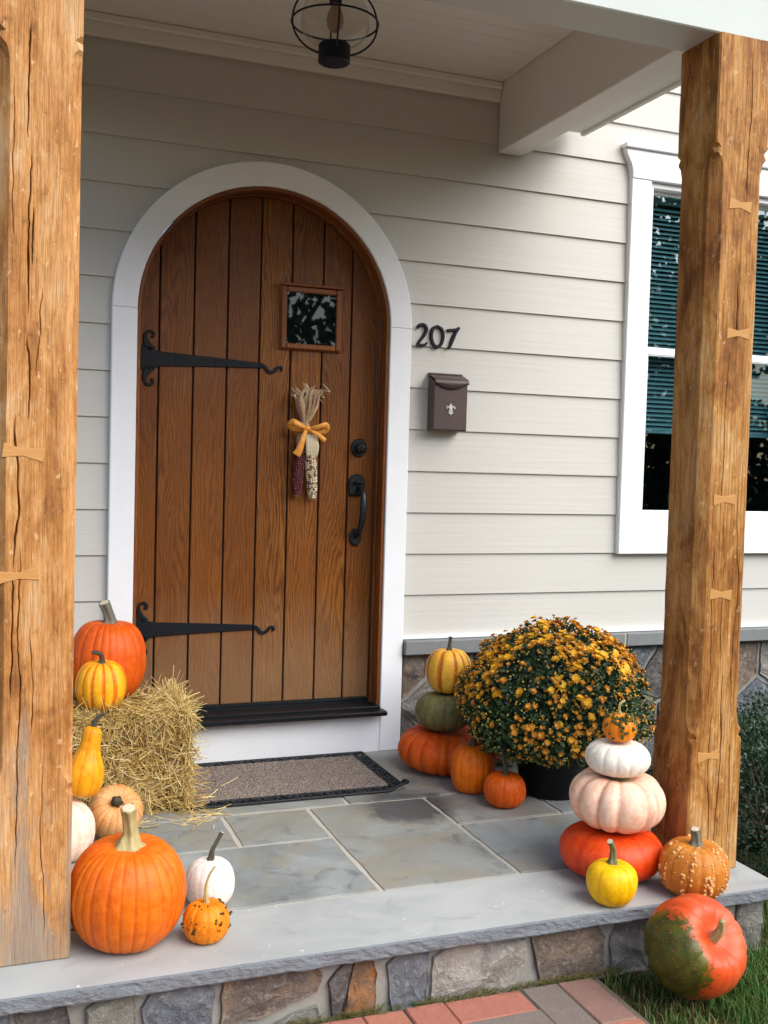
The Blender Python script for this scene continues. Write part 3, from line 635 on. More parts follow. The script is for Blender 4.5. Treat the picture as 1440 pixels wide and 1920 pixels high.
def hinge(zc, dx=0):
    y1 = .0715; y0 = .064
    h = mk('hinge', *prism([(.222+dx,zc+.050),(.245+dx,zc+.034),(.28+dx,zc+.027),(.45+dx,zc+.019),(.685+dx,zc+.006),(.683+dx,zc-.014),(.45+dx,zc-.022),(.28+dx,zc-.030),(.245+dx,zc-.037),(.222+dx,zc-.052),(.205+dx,zc-.03),(.20+dx,zc),(.205+dx,zc+.03)], y0, y1, .0015), MT['iron'], door)
    # leaf screwed by the jamb
    mk('leaf', *prism([(.186+dx,zc-.052),(.212+dx,zc-.042),(.212+dx,zc+.042),(.186+dx,zc+.052)], y0-.002, y1, .0015), MT['iron'], h)
    mk('knuckle', *tube([(.190+dx, y0+.001, zc-.05), (.190+dx, y0+.001, zc+.05)], .006, 10), MT['iron'], h)
    for s in (1, -1):
        P = smooth_path([Vector((.238+dx, zc+s*.030, 0)), Vector((.219+dx, zc+s*.052, 0)), Vector((.210+dx, zc+s*.078, 0)), Vector((.214+dx, zc+s*.098, 0)), Vector((.230+dx, zc+s*.106, 0)), Vector((.243+dx, zc+s*.097, 0)), Vector((.241+dx, zc+s*.085, 0)), Vector((.233+dx, zc+s*.086, 0))], 5)
        W = [.036-(.036-.011)*min(1, i/14) for i in range(len(P))]
        mk('scroll', *stroke([(p.x, p.y) for p in P], W, y0, y1), MT['iron'], h)
    P = smooth_path([Vector((.672+dx, zc-.003, 0)), Vector((.695+dx, zc-.008, 0)), Vector((.708+dx, zc-.024, 0)), Vector((.722+dx, zc-.029, 0)), Vector((.738+dx, zc-.022, 0)), Vector((.748+dx, zc-.009, 0)), Vector((.762+dx, zc-.006, 0)), Vector((.768+dx, zc-.014, 0)), Vector((.762+dx, zc-.021, 0))], 5)
    mk('tail', *stroke([(p.x, p.y) for p in P], [.017-.008*i/len(P) for i in range(len(P))], y0, y1), MT['iron'], h)
    for x, z in [(.33,0),(.49,-.001),(.60,-.003),(.196,.03),(.196,-.03)]: mk('rivet', *ico((x+dx, y0-(.002 if x < .2 else 0), zc+z), .006, 1, (1,.45,1)), MT['iron'], h)
hinge(1.617); hinge(.537, -.008)
# deadbolt and handle set
def octa(cx, cz, r, rz): return [(cx+r*cos(pi/8+i*pi/4), cz+rz*sin(pi/8+i*pi/4)) for i in range(8)]
db = mk('deadbolt', *prism(octa(1.114, 1.290, .036, .040), .058, .0715, .004), MT['bronze'], door)
V, F = lathe([(0,.034),(.012,.033),(.020,.026),(.023,.014),(.022,0)], 20); mk('cylinder', [(1.114+x, .058-z, 1.290+y) for x, y, z in V], F, MT['bronze'], db, True)
V, F = prism([(1.110,1.277),(1.118,1.277),(1.118,1.303),(1.110,1.303)], .018, .026, .001); mk('keyway', V, F, MT['iron'], db)
hd = mk('handle', *prism([(1.076,1.085),(1.138,1.085),(1.142,1.10),(1.142,1.150),(1.128,1.172),(1.107,1.178),(1.086,1.172),(1.072,1.150),(1.072,1.10)], .056, .0715, .005), MT['bronze'], door)
G = smooth_path([Vector((1.112,.058,1.120)), Vector((1.118,.030,1.112)), Vector((1.120,.010,1.085)), Vector((1.119,.004,1.035)), Vector((1.116,.008,.985)), Vector((1.112,.022,.945)), Vector((1.110,.040,.925)), Vector((1.109,.058,.912))], 5)
mk('grip', *tube(G, [.010+.005*exp(-((i/len(G)-.45)/.2)**2) for i in range(len(G))], 12), MT['bronze'], hd, True)
mk('lower_rosette', *prism(octa(1.108, .908, .027, .040), .058, .0715, .005), MT['bronze'], hd)
mk('thumb_latch', *prism([(1.092,0),(1.128,0),(1.132,.02),(1.118,.032),(1.102,.032),(1.088,.02)], 1.148, 1.142, .002, 'xy'), MT['bronze'], hd)
for v in hd.children[-1].data.vertices: v.co.y += 0.028

# ================================================================== SASH WINDOW
wnd = thing('sash_window', 'white framed sash window with lowered blind behind post', 'window', (2.91, 0, .84))
XL, XR = 2.366, 3.456
mk('side_casing', *prism([(XL,.930),(XL+.104,.930),(XL+.104,2.555),(XL,2.555)], -.026, .02, .003), MT['white'], wnd)
mk('side_casing', *prism([(XR-.104,.930),(XR,.930),(XR,2.555),(XR-.104,2.555)], -.026, .02, .003), MT['white'], wnd)
mk('apron', *box(XL-.001, XR+.001, -.028, .02, .838, .9295, .003), MT['white'], wnd)
mk('head_casing', *prism([(XL,2.5555),(XR,2.5555),(XR+.002,2.59)]+[(XR+.012,2.62),(XR+.032,2.655),(XR+.042,2.685),(XL-.042,2.685),(XL-.032,2.655),(XL-.012,2.62),(XL-.002,2.59)], -.030, .02, .003), MT['white'], wnd)
mk('head_cap', *box(XL-.05, XR+.05, -.045, .02, 2.6855, 2.708, .004), MT['white'], wnd)
a, b, c, d = XL+.1045, XR-.1045, .930, 2.555
def rect_frame(name, a, b, c, d, w_, y0, y1, mat, par, wb=None, wt=None, bev=.003):
    wb = wb or w_; wt = wt or w_
    mk(name, *box(a, a+w_, y0, y1, c, d, bev), mat, par); mk(name, *box(b-w_, b, y0, y1, c, d, bev), mat, par)
    mk(name, *box(a+w_+.0003, b-w_-.0003, y0+.0015, y1, c, c+wb, bev), mat, par); mk(name, *box(a+w_+.0003, b-w_-.0003, y0+.0015, y1, d-wt, d, bev), mat, par)
rect_frame('outer_frame', a, b, c, d, .026, -.006, .075, MT['white'], wnd)
up_ = mk('upper_sash', *box(a+.027, b-.027, .036, .066, 1.765, 1.800, .003), MT['white'], wnd)
rect_frame('sash_rail', a+.0265, b-.0265, 1.8005, d-.0265, .016, .034, .064, MT['white'], up_, .004)
mk('pane', *box(a+.04, b-.04, .046, .050, 1.795, d-.04), MT['glass'], up_)
lo_ = mk('lower_sash', *box(a+.027, b-.027, .012, .0355, 1.768, 1.803, .003), MT['white'], wnd)
rect_frame('sash_rail', a+.0265, b-.0265, .9565, 1.7675, .018, .012, .040, MT['white'], lo_, .085, .004)
mk('pane', *box(a+.042, b-.042, .024, .028, 1.03, 1.769), MT['glass'], lo_)
bl = mk('blind', *box(a+.03, b-.03, .085, .115, 2.49, 2.53, .003), MT['blind'], wnd)
mk('bottom_rail', *box(a+.032, b-.032, .088, .112, 1.405, 1.423, .003), MT['blind'], bl)
z = 1.432
slat = None
while z < 2.485:
    if slat is None:
        V = [(a+.032,.086,-.010),(b-.032,.086,-.010),(b-.032,.100,.002),(a+.032,.100,.002),(b-.032,.113,.010),(a+.032,.113,.010)]
        slat = mk('slat', V, [(0,1,2,3),(3,2,4,5)], MT['blind'], bl); slat.location = (0,0,z)
    else:
        o = slat.copy(); COL.objects.link(o); o.parent = bl; o.location = (0,0,z)
    z += .0215

# ================================================================== PORCH ROOF
roof = thing('porch_roof', 'painted porch ceiling with header and side beams above door', 'porch roof', (.7, -.8, 2.51))
CZ = 2.877
y = -1.37
i = 0
while y < -.03:
    y2 = min(y+.092, -.022)
    mk('ceiling_board', *box(-.36, 1.69, y+.0012, y2-.0012, CZ, CZ+.012, .003), MT['soffit'], roof); y += .092
mk('ceiling_backing', *box(-.45, 1.80, -1.40, -.0, CZ+.0125, CZ+.03), MT['soffit'], roof)
mk('frieze_board', *box(-.34, 1.690, -.024, -.002, 2.797, CZ-.0005, .003), MT['soffit'], roof)
mk('frieze_board', *box(-.34, 1.690, -.042, -.0245, 2.845, CZ-.0005, .006), MT['soffit'], roof)
mk('header_beam', *box(-.55, 2.02, -1.552, -1.385, 2.522, 2.98, .004), MT['trim_dimmed'], roof)
mk('header_trim', *box(-.34, 1.6895, -1.384, -1.366, 2.560, CZ-.001, .004), MT['soffit'], roof)
mk('header_trim', *box(-.34, 1.6895, -1.3655, -1.350, 2.84, CZ-.001, .005), MT['soffit'], roof)
mk('side_beam', *box(1.692, 1.806, -1.3845, -.003, 2.585, CZ+.05, .004), MT['soffit'], roof)
mk('side_fascia', *box(1.8065, 1.838, -1.3845, -.004, 2.600, CZ+.05, .004), MT['soffit'], roof)
mk('side_fascia', *box(1.8385, 1.850, -1.3845, -.002, 2.612, CZ+.05, .003), MT['soffit'], roof)
mk('side_beam', *box(-.48, -.362, -1.3845, -.003, 2.585, CZ+.05, .004), MT['soffit'], roof)
mk('soffit_panel', *box(1.8505, 2.04, -1.384, -.10, 2.690, 2.702, .002), MT['soffit'], roof)
mk('eave_board', *box(2.0405, 2.062, -1.55, -.10, 2.678, 2.80, .003), MT['soffit'], roof)
mk('eave_board', *box(2.0625, 2.078, -1.55, -.085, 2.70, 2.83, .003), MT['white'], roof)
mk('roof_deck', *box(-.75, 2.14, -1.70, .0, 3.0, 3.06, .003), MT['soffit'], roof)
# ================================================================== POSTS
def post(name, label, x0, x1, y0, y1, ztop, mat, cracks, seed, group):
    t = thing(name, label, 'post', ((x0+x1)/2, (y0+y1)/2, 0), group)
    NF, NS = 190, 14
    zs = [0.003+(ztop-.003)*i/420 for i in range(421)]
    def ch(z):
        def nick(q):        # lamb's tongue stop, q grows from the stop into the chamfer
            if q < 0: return 0
            if q < .012: return .020*(q/.012)
            if q < .030: return .020-.012*(q-.012)/.018
            if q < .045: return .008+.014*(q-.030)/.015
            if q < .075: return .022+.008*(q-.045)/.03
            return .030
        return min(nick(z-.405), nick(2.205-z))
    V = []; F = []
    for z in zs:
        c = max(.0045, ch(z)+noise.noise((z*9, seed, 0))*.0012)
        cr = [max(.004, c+noise.noise((z*11, seed+i*9, 0))*.0018) for i in range(4)]
        w_ = noise.noise((z*1.7, seed, 7))*.0009
        A = [(x0+cr[0], y0), (x1-cr[1], y0), (x1, y0+cr[1]), (x1, y1-cr[2]), (x1-cr[2], y1), (x0+cr[3], y1), (x0, y1-cr[3]), (x0, y0+cr[0])]
        seg = [NF, 4, NS, 4, NS, 4, NS, 4]
        for s in range(8):
            a = A[s]; b = A[(s+1) % 8]
            for i in range(seg[s]):
                q = i/seg[s]; x = a[0]+(b[0]-a[0])*q; yy = a[1]+(b[1]-a[1])*q
                d = 0
                if s == 0:
                    for cx, zlo, zhi, wd0, dp, sdd in cracks:
                        if zlo < z < zhi:
                            m = (z-zlo)/(zhi-zlo); env = min(1, 4*m*(1-m)*1.8)
                            wd = wd0*.62; xc = x0+cx+noise.noise((z*4, sdd, 0))*.014+noise.noise((z*17, sdd, 2))*.004+noise.noise((z*60, sdd, 4))*.0016; env *= .55+.9*abs(noise.noise((z*14, sdd, 9)))
                            d += dp*env*exp(-((x-xc)/(wd*(.45+.55*env)))**2)
                    d += noise.noise((x*26, z*2.5, seed))*.0013+noise.noise((x*90, z*5, seed))*.0007
                    V.append((x+w_, yy+d, z))
                else: V.append((x+w_+(noise.noise((yy*40, z*3, seed))*.001), yy, z))
    n = sum([NF, 4, NS, 4, NS, 4, NS, 4]); m = len(zs)
    for i in range(m-1):
        for k in range(n): F.append((i*n+k, i*n+(k+1) % n, (i+1)*n+(k+1) % n, (i+1)*n+k))
    F.append(tuple(range(n))[::-1]); F.append(tuple((m-1)*n+k for k in range(n)))
    mk('timber', V, F, mat, t)
    return t
def key(t, cx, cz, w_, h_, yf, rot):
    P = [(-w_/2,-h_/2),(0,-h_*.24),(w_/2,-h_/2),(w_/2,h_/2),(0,h_*.24),(-w_/2,h_/2)]
    P = [(cx+a*cos(rot)-b*sin(rot), cz+a*sin(rot)+b*cos(rot)) for a, b in P]
    mk('butterfly_key', *prism(P, yf-.0016, yf+.02, .0006), MT['key'], t)
PY0, PY1 = -1.563, -1.373
pl = post('timber_post', 'weathered timber post with long cracks at the left edge of porch', -.360, -.170, PY0, PY1, 2.55, MT['post_l'],
          [(.070,1.95,2.22,.0022,.02,1),(.073,1.55,1.93,.0028,.02,2),(.083,1.66,1.80,.0022,.018,3),(.072,1.30,1.50,.0028,.02,4),(.050,.95,1.32,.0030,.022,5),(.062,.22,1.02,.0020,.016,6),(.047,.64,.95,.0026,.02,16),
           (.10,1.40,1.62,.0016,.008,7),(.017,.03,.42,.004,.02,8),(.090,.55,.82,.0018,.010,9),(.165,.70,1.9,.0022,.008,10),(.040,1.7,2.1,.0018,.008,12),(.12,.05,.5,.0016,.008,13)], 3, 'timber posts carrying the porch roof')
key(pl, -.292, 1.228, .092, .034, PY0, -.10); key(pl, -.300, .938, .092, .030, PY0, .10)
pr = post('timber_post', 'honey brown timber post with butterfly keys in front of window', 1.632, 1.822, PY0, PY1, 2.521, MT['post_r'],
          [(.105,.05,.62,.0022,.018,31),(.070,.08,.50,.0018,.014,32),(.10,1.62,1.80,.0022,.015,33),(.12,2.0,2.5,.0016,.012,34),(.075,1.1,1.6,.0013,.008,35),(.14,.4,1.2,.0014,.010,36),(.055,.5,1.0,.0013,.008,37),(.15,.05,.4,.0018,.012,38),(.09,.6,1.1,.0012,.008,39)], 21, 'timber posts carrying the porch roof')
for x, z, r in [(1.728,2.027,-.08),(1.739,1.647,.02),(1.716,1.146,.03),(1.717,.857,-.06),(1.697,.362,.06)]: key(pr, x, z, .080, .034, PY0, r)
mk('foot_gap', *box(-.35, -.18, PY0+.012, PY1-.012, -.0005, .0028), MT['dark'], pl)
mk('foot_gap', *box(1.642, 1.812, PY0+.012, PY1-.012, -.0005, .0028), MT['dark'], pr)

# ================================================================== LANTERN
LX, LY = .670, -.85
lan = thing('ceiling_lantern', 'round glass ceiling lantern in a black wire cage', 'lantern', (LX, LY, 2.51))
V, F = lathe([(0,.0),(.046,.0),(.052,.004),(.052,.056),(.049,.060),(0,.060)], 32, (LX, LY, 2.517)); mk('bottom_cap', V, F, MT['lantern'], lan, False)
gz_ = 2.645; P = [(.113*cos(t_), (.078 if t_ < 0 else .118)*sin(t_)) for t_ in [radians(a_) for a_ in range(-62, 66, 6)]]
mk('globe', *lathe(P, 40, (LX, LY, gz_)), MT['globe'], lan, True)
V, F = lathe([(.0,2.768),(.056,2.768),(.062,2.775),(.060,2.80),(.030,2.83),(.075,2.85),(.080,2.8765),(0,2.8765)], 32, (LX, LY, 0)); mk('top_cap', V, F, MT['lantern'], lan)
V, F = lathe([(0,2.705),(.020,2.705),(.022,2.76),(.022,2.7675)], 20, (LX, LY, 0)); mk('socket', V, F, MT['lantern'], lan, True)
V, F = lathe([(0,2.615),(.012,2.618),(.024,2.632),(.028,2.652),(.024,2.676),(.015,2.695),(.014,2.7045)], 20, (LX, LY, 0)); mk('bulb', V, F, MT['bulb'], lan, True)
for q in range(4):
    a_ = radians(-12+q*90); pts = []
    for i in range(25):
        t_ = radians(-78+156*i/24); r = .138*cos(t_)**.9 if cos(t_) > 0 else 0
        pts.append((LX+max(r,.048)*cos(a_), LY+max(r,.048)*sin(a_), gz_+(.104 if t_ < 0 else .128)*sin(t_)))
    mk('cage_wire', *tube(pts, .0032, 8), MT['lantern'], lan, True)
mk('cage_ring', *tube([(LX+.1405*cos(2*pi*i/40), LY+.1405*sin(2*pi*i/40), gz_) for i in range(40)], .0034, 8, closed=True), MT['lantern'], lan, True)

# ================================================================== HOUSE NUMBER
def digit(ch, strokes, x, z):
    t = None
    mb = MB()
    for k_, (P, W) in enumerate(strokes):
        pts = smooth_path([Vector((a_, b_, 0)) for a_, b_ in P], 6) if len(P) > 2 else [Vector((a_, b_, 0)) for a_, b_ in P]
        n = len(pts); ww = [W[0]+(W[1]-W[0])*min(1, i/(n-1)) if len(W) == 2 else (W[0]+(W[1]-W[0])*2*i/(n-1) if i < n/2 else W[1]+(W[2]-W[1])*(2*i/(n-1)-1)) for i in range(n)]
        mb.add(*stroke([(x+p.x, z+p.y) for p in pts], ww, -.010-.0007*k_, .008))
    o = mkb('house_number', mb, MT['iron'], None, origin=(x, 0, z))
    setp(o, {'2':'black forged digit 2 on the siding beside the door','0':'black forged digit 0 in the middle of the number','7':'black forged digit 7 at the right of the number'}[ch], 'house number', 'digits of the house number')
digit('2', [([(.006,.078),(.014,.090),(.030,.094),(.044,.084),(.045,.066),(.032,.042),(.016,.022),(.007,.008)], (.012,.015,.011)), ([(.005,.008),(.024,.006),(.040,.008),(.050,.018)], (.014,.013,.008))], 1.334, 1.728)
digit('0', [([(.032,.092),(.012,.080),(.005,.048),(.014,.016),(.034,.004),(.052,.018),(.060,.050),(.052,.080),(.032,.092)], (.012,.015,.012))], 1.399, 1.7275)
digit('7', [([(.000,.078),(.020,.080),(.042,.084),(.055,.092)], (.012,.013,.012)), ([(.051,.088),(.036,.066),(.025,.042),(.016,.018),(.008,.001)], (.011,.018,.010))], 1.479, 1.7275)
# ================================================================== MAILBOX
mbx = thing('mailbox', 'brown metal wall mailbox with a silver fleur emblem', 'mailbox', (1.475, -.02, 1.37))
X0, X1, D = 1.398, 1.552, -.068
prof_ = [(.002,1.372),(D+.006,1.372),(D,1.378),(D,1.575),(.002,1.608)]
V = []; F = []
for x in (X0, X1): V += [(x, a_, b_) for a_, b_ in prof_]
n = len(prof_)
for i in range(n): F.append((i, (i+1) % n, n+(i+1) % n, n+i))
F += [tuple(range(n))[::-1], tuple(n+i for i in range(n))]
bm = bmesh.new(); vs = [bm.verts.new(p) for p in V]; [bm.faces.new([vs[i] for i in f]) for f in F]; bmesh.ops.recalc_face_normals(bm, faces=list(bm.faces))
bmesh.ops.bevel(bm, geom=list(bm.edges), offset=.002, segments=2, affect='EDGES', profile=.5); mk('body', *bm_out(bm), MT['mailbox'], mbx)
mb = MB(); V = []; F = []; nx = 20      # lid: sloping plate with a scooped lip hanging over the front
for i in range(nx+1):
    q = i/nx; x = X0-.003+(X1-X0+.006)*q
    lip = 1.570-.022*sin(pi*min(1, max(0, (q-.08)/.84)))**.8
    for yy, zz in [(.001,1.616),(-.030,1.607),(D-.004,1.590),(D-.010,1.578),(D-.010+.003*sin(pi*q),lip)]: V.append((x, yy, zz))
m = 5
for i in range(nx):
    for j in range(m-1): F.append((i*m+j, i*m+j+1, (i+1)*m+j+1, (i+1)*m+j))
o = mk('lid', V, F, MT['mailbox'], mbx, True); md = o.modifiers.new('thick', 'SOLIDIFY'); md.thickness = .0025
mk('top_edge', *tube([(X0-.003,-.003,1.617),(X1+.003,-.003,1.617)], .004, 8), MT['mailbox'], mbx)
em = mk('emblem', *prism([(1.475,1.491),(1.481,1.481),(1.483,1.473),(1.479,1.465),(1.478,1.460),(1.472,1.460),(1.471,1.465),(1.467,1.473),(1.469,1.481)], D-.004, D+.001, .001), MT['silver'], mbx)
mk('petal', *stroke([(1.478,1.463),(1.484,1.473),(1.491,1.476),(1.495,1.470),(1.491,1.464)], [.004,.006,.007,.006,.003], D-.0045, D+.001), MT['silver'], em)
mk('petal', *stroke([(1.472,1.463),(1.466,1.473),(1.459,1.476),(1.455,1.470),(1.459,1.464)], [.004,.006,.007,.006,.003], D-.0045, D+.001), MT['silver'], em)
mk('band', *box(1.464, 1.486, D-.0055, D+.001, 1.4565, 1.4605, .0008), MT['silver'], em)
mk('foot', *prism([(1.475,1.438),(1.480,1.445),(1.488,1.447),(1.482,1.4555),(1.468,1.4555),(1.462,1.447),(1.470,1.445)], D-.004, D+.001, .001), MT['silver'], em)

# ================================================================== CORN ON THE DOOR
corn = thing('corn_bundle', 'bundle of dried ornamental corn tied with a gold bow', 'corn bundle', (.865, .05, 1.07))
def ear(x0, z0, x1, z1, y, r, mat, cut):
    p0 = Vector((x0, y, z0)); p1 = Vector((x1, y+.004, z1)); ax = (p1-p0); L = ax.length; t = ax.normalized(); u, v = frame_of(t)
    e = mk('ear', *tube([p0+t*L*i/8 for i in range(9)], [r*.86*(1-.45*max(0, (i/8-.55)/.45)**2) for i in range(9)], 14), MT['husk'], corn, True, tint=[.35]*(9*14))
    mb = MB(); rows = 17; n = int(L/.0072); rr = random.Random(int(x0*1000))
    for k_ in range(rows):
        for i in range(n):
            q = (i+.5+(.5 if k_ % 2 else 0)*.4)/n; a_ = 2*pi*k_/rows
            rad = r*(1-.45*max(0, (q-.55)/.45)**2)
            if q > .97: rad *= .6
            c = p0+t*L*min(q,.99)+(u*cos(a_)+v*sin(a_))*rad*.93
            mb.add(*ico(c, .0044, 1, (1, 1, .95)), tint=cut(rr, k_, i))
    setp(mkb('kernels', mb, mat, e, True), kind='stuff')
ear(.846, 1.300, .836, 1.078, .040, .0225, MT['corn_red'], lambda r, k, i: min(1, r.random()*.75+(.25 if r.random() > .88 else 0)))
ear(.888, 1.270, .906, 1.066, .036, .0225, MT['corn_pale'], lambda r, k, i: .1*r.random()+.12 if r.random() < .34 else .45+.55*r.random())
def husk_leaf(pts, wid, tint, name='husk_leaf', curl=.3):
    P = smooth_path([Vector(p) for p in pts], 5); V = []; F = []; m = len(P)
    for i, p in enumerate(P):
        q = i/(m-1); w_ = wid*(.35+.65*sin(pi*min(1, q*.9+.08))**.7)*(1 if q < .95 else .5)
        V += [p+Vector((-w_/2, 0, 0)), p+Vector((0, -w_*curl, 0)), p+Vector((w_/2, 0, 0))]
    for i in range(m-1): F += [(i*3,i*3+1,i*3+4,i*3+3),(i*3+1,i*3+2,i*3+5,i*3+4)]
    return mk(name, V, F, MT['husk'], corn, True, tint=[tint+.1*sin(i) for i in range(len(V))])
hr = random.Random(12)
for i in range(30):
    s = (i/29*2-1); spread = s*.046+hr.uniform(-.008,.008); top = 1.505-.02*s*s+hr.uniform(-.018,.02); yd = .030+hr.uniform(-.022,.014)
    husk_leaf([(.866+s*.008,.040,1.345),(.866+s*.012,.036,1.385),(.866+spread*.75,yd,1.445),(.866+spread,yd+hr.uniform(-.01,.01),top-.01),(.866+spread*.9+hr.uniform(-.03,.03),yd+hr.uniform(-.02,.02),top+.012+hr.uniform(-.01,.02))], hr.uniform(.009,.018), hr.choice([.02,.1,.3,.45,.6,.7,.55,.4]))
for i in range(14):     # loose curled ends
    x = .866+hr.uniform(-.045,.045); z = 1.495+hr.uniform(-.015,.012)
    husk_leaf([(x,.025,z),(x+hr.uniform(-.02,.03),.015,z+.018),(x+hr.uniform(-.02,.06),.015,z+hr.uniform(-.01,.045)),(x+hr.uniform(0,.075),.02,z+hr.uniform(-.03,.05))], .0055, hr.choice([.7,.85,1.0]), 'husk_strand')
for dx, tt in [(-.014,.15),(-.004,.3),(.004,.1)]: husk_leaf([(.862+dx*.3,.036,1.36),(.850+dx,.022,1.325),(.846+dx,.018,1.29),(.845+dx*1.2,.026,1.255)], .017, tt)
for dx in (-.015,-.005,.006,.016): husk_leaf([(.874+dx*.4,.034,1.36),(.886+dx,.014,1.325),(.890+dx*1.25,.010,1.285),(.891+dx*1.1,.018,1.245)], .019, .97)
def ribbon(path, wid, name, parent=None, tw=0):
    P = smooth_path([Vector(p) for p in path], 7); m = len(P); V = []; F = []
    for i, p in enumerate(P):
        t = (P[min(i+1,m-1)]-P[max(i-1,0)]).normalized(); w_ = wid[0]+(wid[1]-wid[0])*i/(m-1) if len(wid) == 2 else (wid[0]+(wid[1]-wid[0])*2*i/(m-1) if i*2 < m else wid[1]+(wid[2]-wid[1])*(2*i/(m-1)-1))
        s = t.cross(Vector((0,-1,0)));  s = s.normalized() if s.length > .05 else Vector((0,0,1))
        s = (s+Vector((0,tw,0))).normalized()
        wv = .003*sin(i*.9)
        V += [p-s*w_/2, p+Vector((0,-.002+wv*.4,0)), p+s*w_/2]
    for i in range(m-1): F += [(i*3,i*3+1,i*3+4,i*3+3),(i*3+1,i*3+2,i*3+5,i*3+4)]
    o = mk(name, V, F, MT['ribbon'], parent or corn, True); md = o.modifiers.new('thick','SOLIDIFY'); md.thickness = .0008; return o
V, F = ico((.866,.008,1.362), .012, 2, (1.25,.8,1)); bow = mk('bow_knot', V, F, MT['ribbon'], corn, True)
ribbon([(.864,.012,1.362),(.835,-.012,1.372),(.800,-.016,1.386),(.792,-.004,1.372),(.805,.006,1.360),(.840,.012,1.356),(.862,.012,1.360)], (.014,.032,.014), 'bow_loop', bow, .3)
ribbon([(.868,.012,1.362),(.900,-.012,1.366),(.935,-.014,1.376),(.941,-.002,1.362),(.925,.008,1.352),(.892,.012,1.354),(.870,.012,1.360)], (.014,.034,.014), 'bow_loop', bow, .3)
ribbon([(.862,.006,1.358),(.850,-.004,1.335),(.838,-.008,1.300),(.828,-.004,1.268),(.818,.002,1.250)], (.014,.036), 'bow_tail', bow)
ribbon([(.872,.006,1.356),(.893,-.004,1.345),(.918,-.006,1.330),(.942,.002,1.312)], (.014,.022), 'bow_tail', bow)
mk('cord', *tube([(.868,.040,1.36),(.868,.060,1.40),(.868,.071,1.43)], .002, 6), MT['husk'], corn, tint=[.3]*18)

# ================================================================== DOORMAT
mat_ = thing('doormat', 'taupe pile doormat with a black openwork rubber border', 'doormat', (.69, -.30, 0))
MX0, MX1, MY0, MY1 = .245, 1.128, -.572, -.040; BW = .062
nx, ny = 230, 120; V = []; F = []; rr = random.Random(5)
for i in range(nx+1):
    for j in range(ny+1):
        x = MX0+BW+(MX1-MX0-2*BW)*i/nx; yy = MY0+BW+(MY1-MY0-2*BW)*j/ny
        e = min(i, j, nx-i, ny-j); h = .0125+rr.uniform(-.0028,.0028)+noise.noise((x*9, yy*9, 0))*.0015
        V.append((x+rr.uniform(-.001,.001), yy+rr.uniform(-.001,.001), h if e > 0 else .004))
for i in range(nx):
    for j in range(ny): a_ = i*(ny+1)+j; F.append((a_, a_+ny+1, a_+ny+2, a_+1))
mk('pile', V, F, MT['pile'], mat_)
bord = mk('border', *box(MX0+BW-.012, MX1-BW+.012, MY0+BW-.012, MY1-BW+.012, .0012, .0038), MT['rubber'], mat_)
def lift(x, yy):     # the front right corner curls up
    d = max(0, (x-(MX1-.07))/.07)*max(0, ((MY0+.09)-yy)/.09); return .030*d*d*4 if d > 0 else 0
def railpath(a_, b_, n=24): return [Vector((a_[0]+(b_[0]-a_[0])*i/n, a_[1]+(b_[1]-a_[1])*i/n, .0055)) for i in range(n+1)]
def curled(pts): return [Vector((p.x, p.y, p.z+min(.028, lift(p.x, p.y)))) for p in pts]
for ins in (.005, BW-.006):
    c = [(MX0+ins,MY0+ins),(MX1-ins,MY0+ins),(MX1-ins,MY1-ins),(MX0+ins,MY1-ins)]
    for i in range(4): mk('rail', *tube(curled(railpath(c[i], c[(i+1) % 4])), .0048 if ins > .01 else .0055, 8), MT['rubber'], bord, True)
def scroll(cx, cy, ang, flip, mb):
    pts = []
    for i in range(15):
        q = i/14*2-1; px = q*.036; py = .019*sin(q*pi)*flip
        pts.append(Vector((cx+px*cos(ang)-py*sin(ang), cy+px*sin(ang)+py*cos(ang), .005)))
    mb.add(*tube(curled(pts), [.0065-.003*abs(i/14*2-1) for i in range(15)], 6))
    for s in (-1, 1):
        lx, ly = s*.017, -s*.012*flip; qx, qy = cx+lx*cos(ang)-ly*sin(ang), cy+lx*sin(ang)+ly*cos(ang)
        mb.add(*ico((qx, qy, .0055+min(.028, lift(qx, qy))), .011, 1, (1.15,.85,.42)))
def side(a_, b_):
    d = Vector(b_)-Vector(a_); n = int(d.length/.056); ang = math.atan2(d.y, d.x)
    for i in range(n):
        p = Vector(a_)+d*((i+.5)/n); mb = MB(); scroll(p.x, p.y, ang, 1 if i % 2 else -1, mb); mkb('scrollwork', mb, MT['rubber'], bord, True)
h = BW/2
side((MX0+h,MY0+h),(MX1-h,MY0+h)); side((MX0+h,MY1-h),(MX1-h,MY1-h)); side((MX1-h,MY0+BW),(MX1-h,MY1-BW)); side((MX0+h,MY0+BW),(MX0+h,MY1-BW))

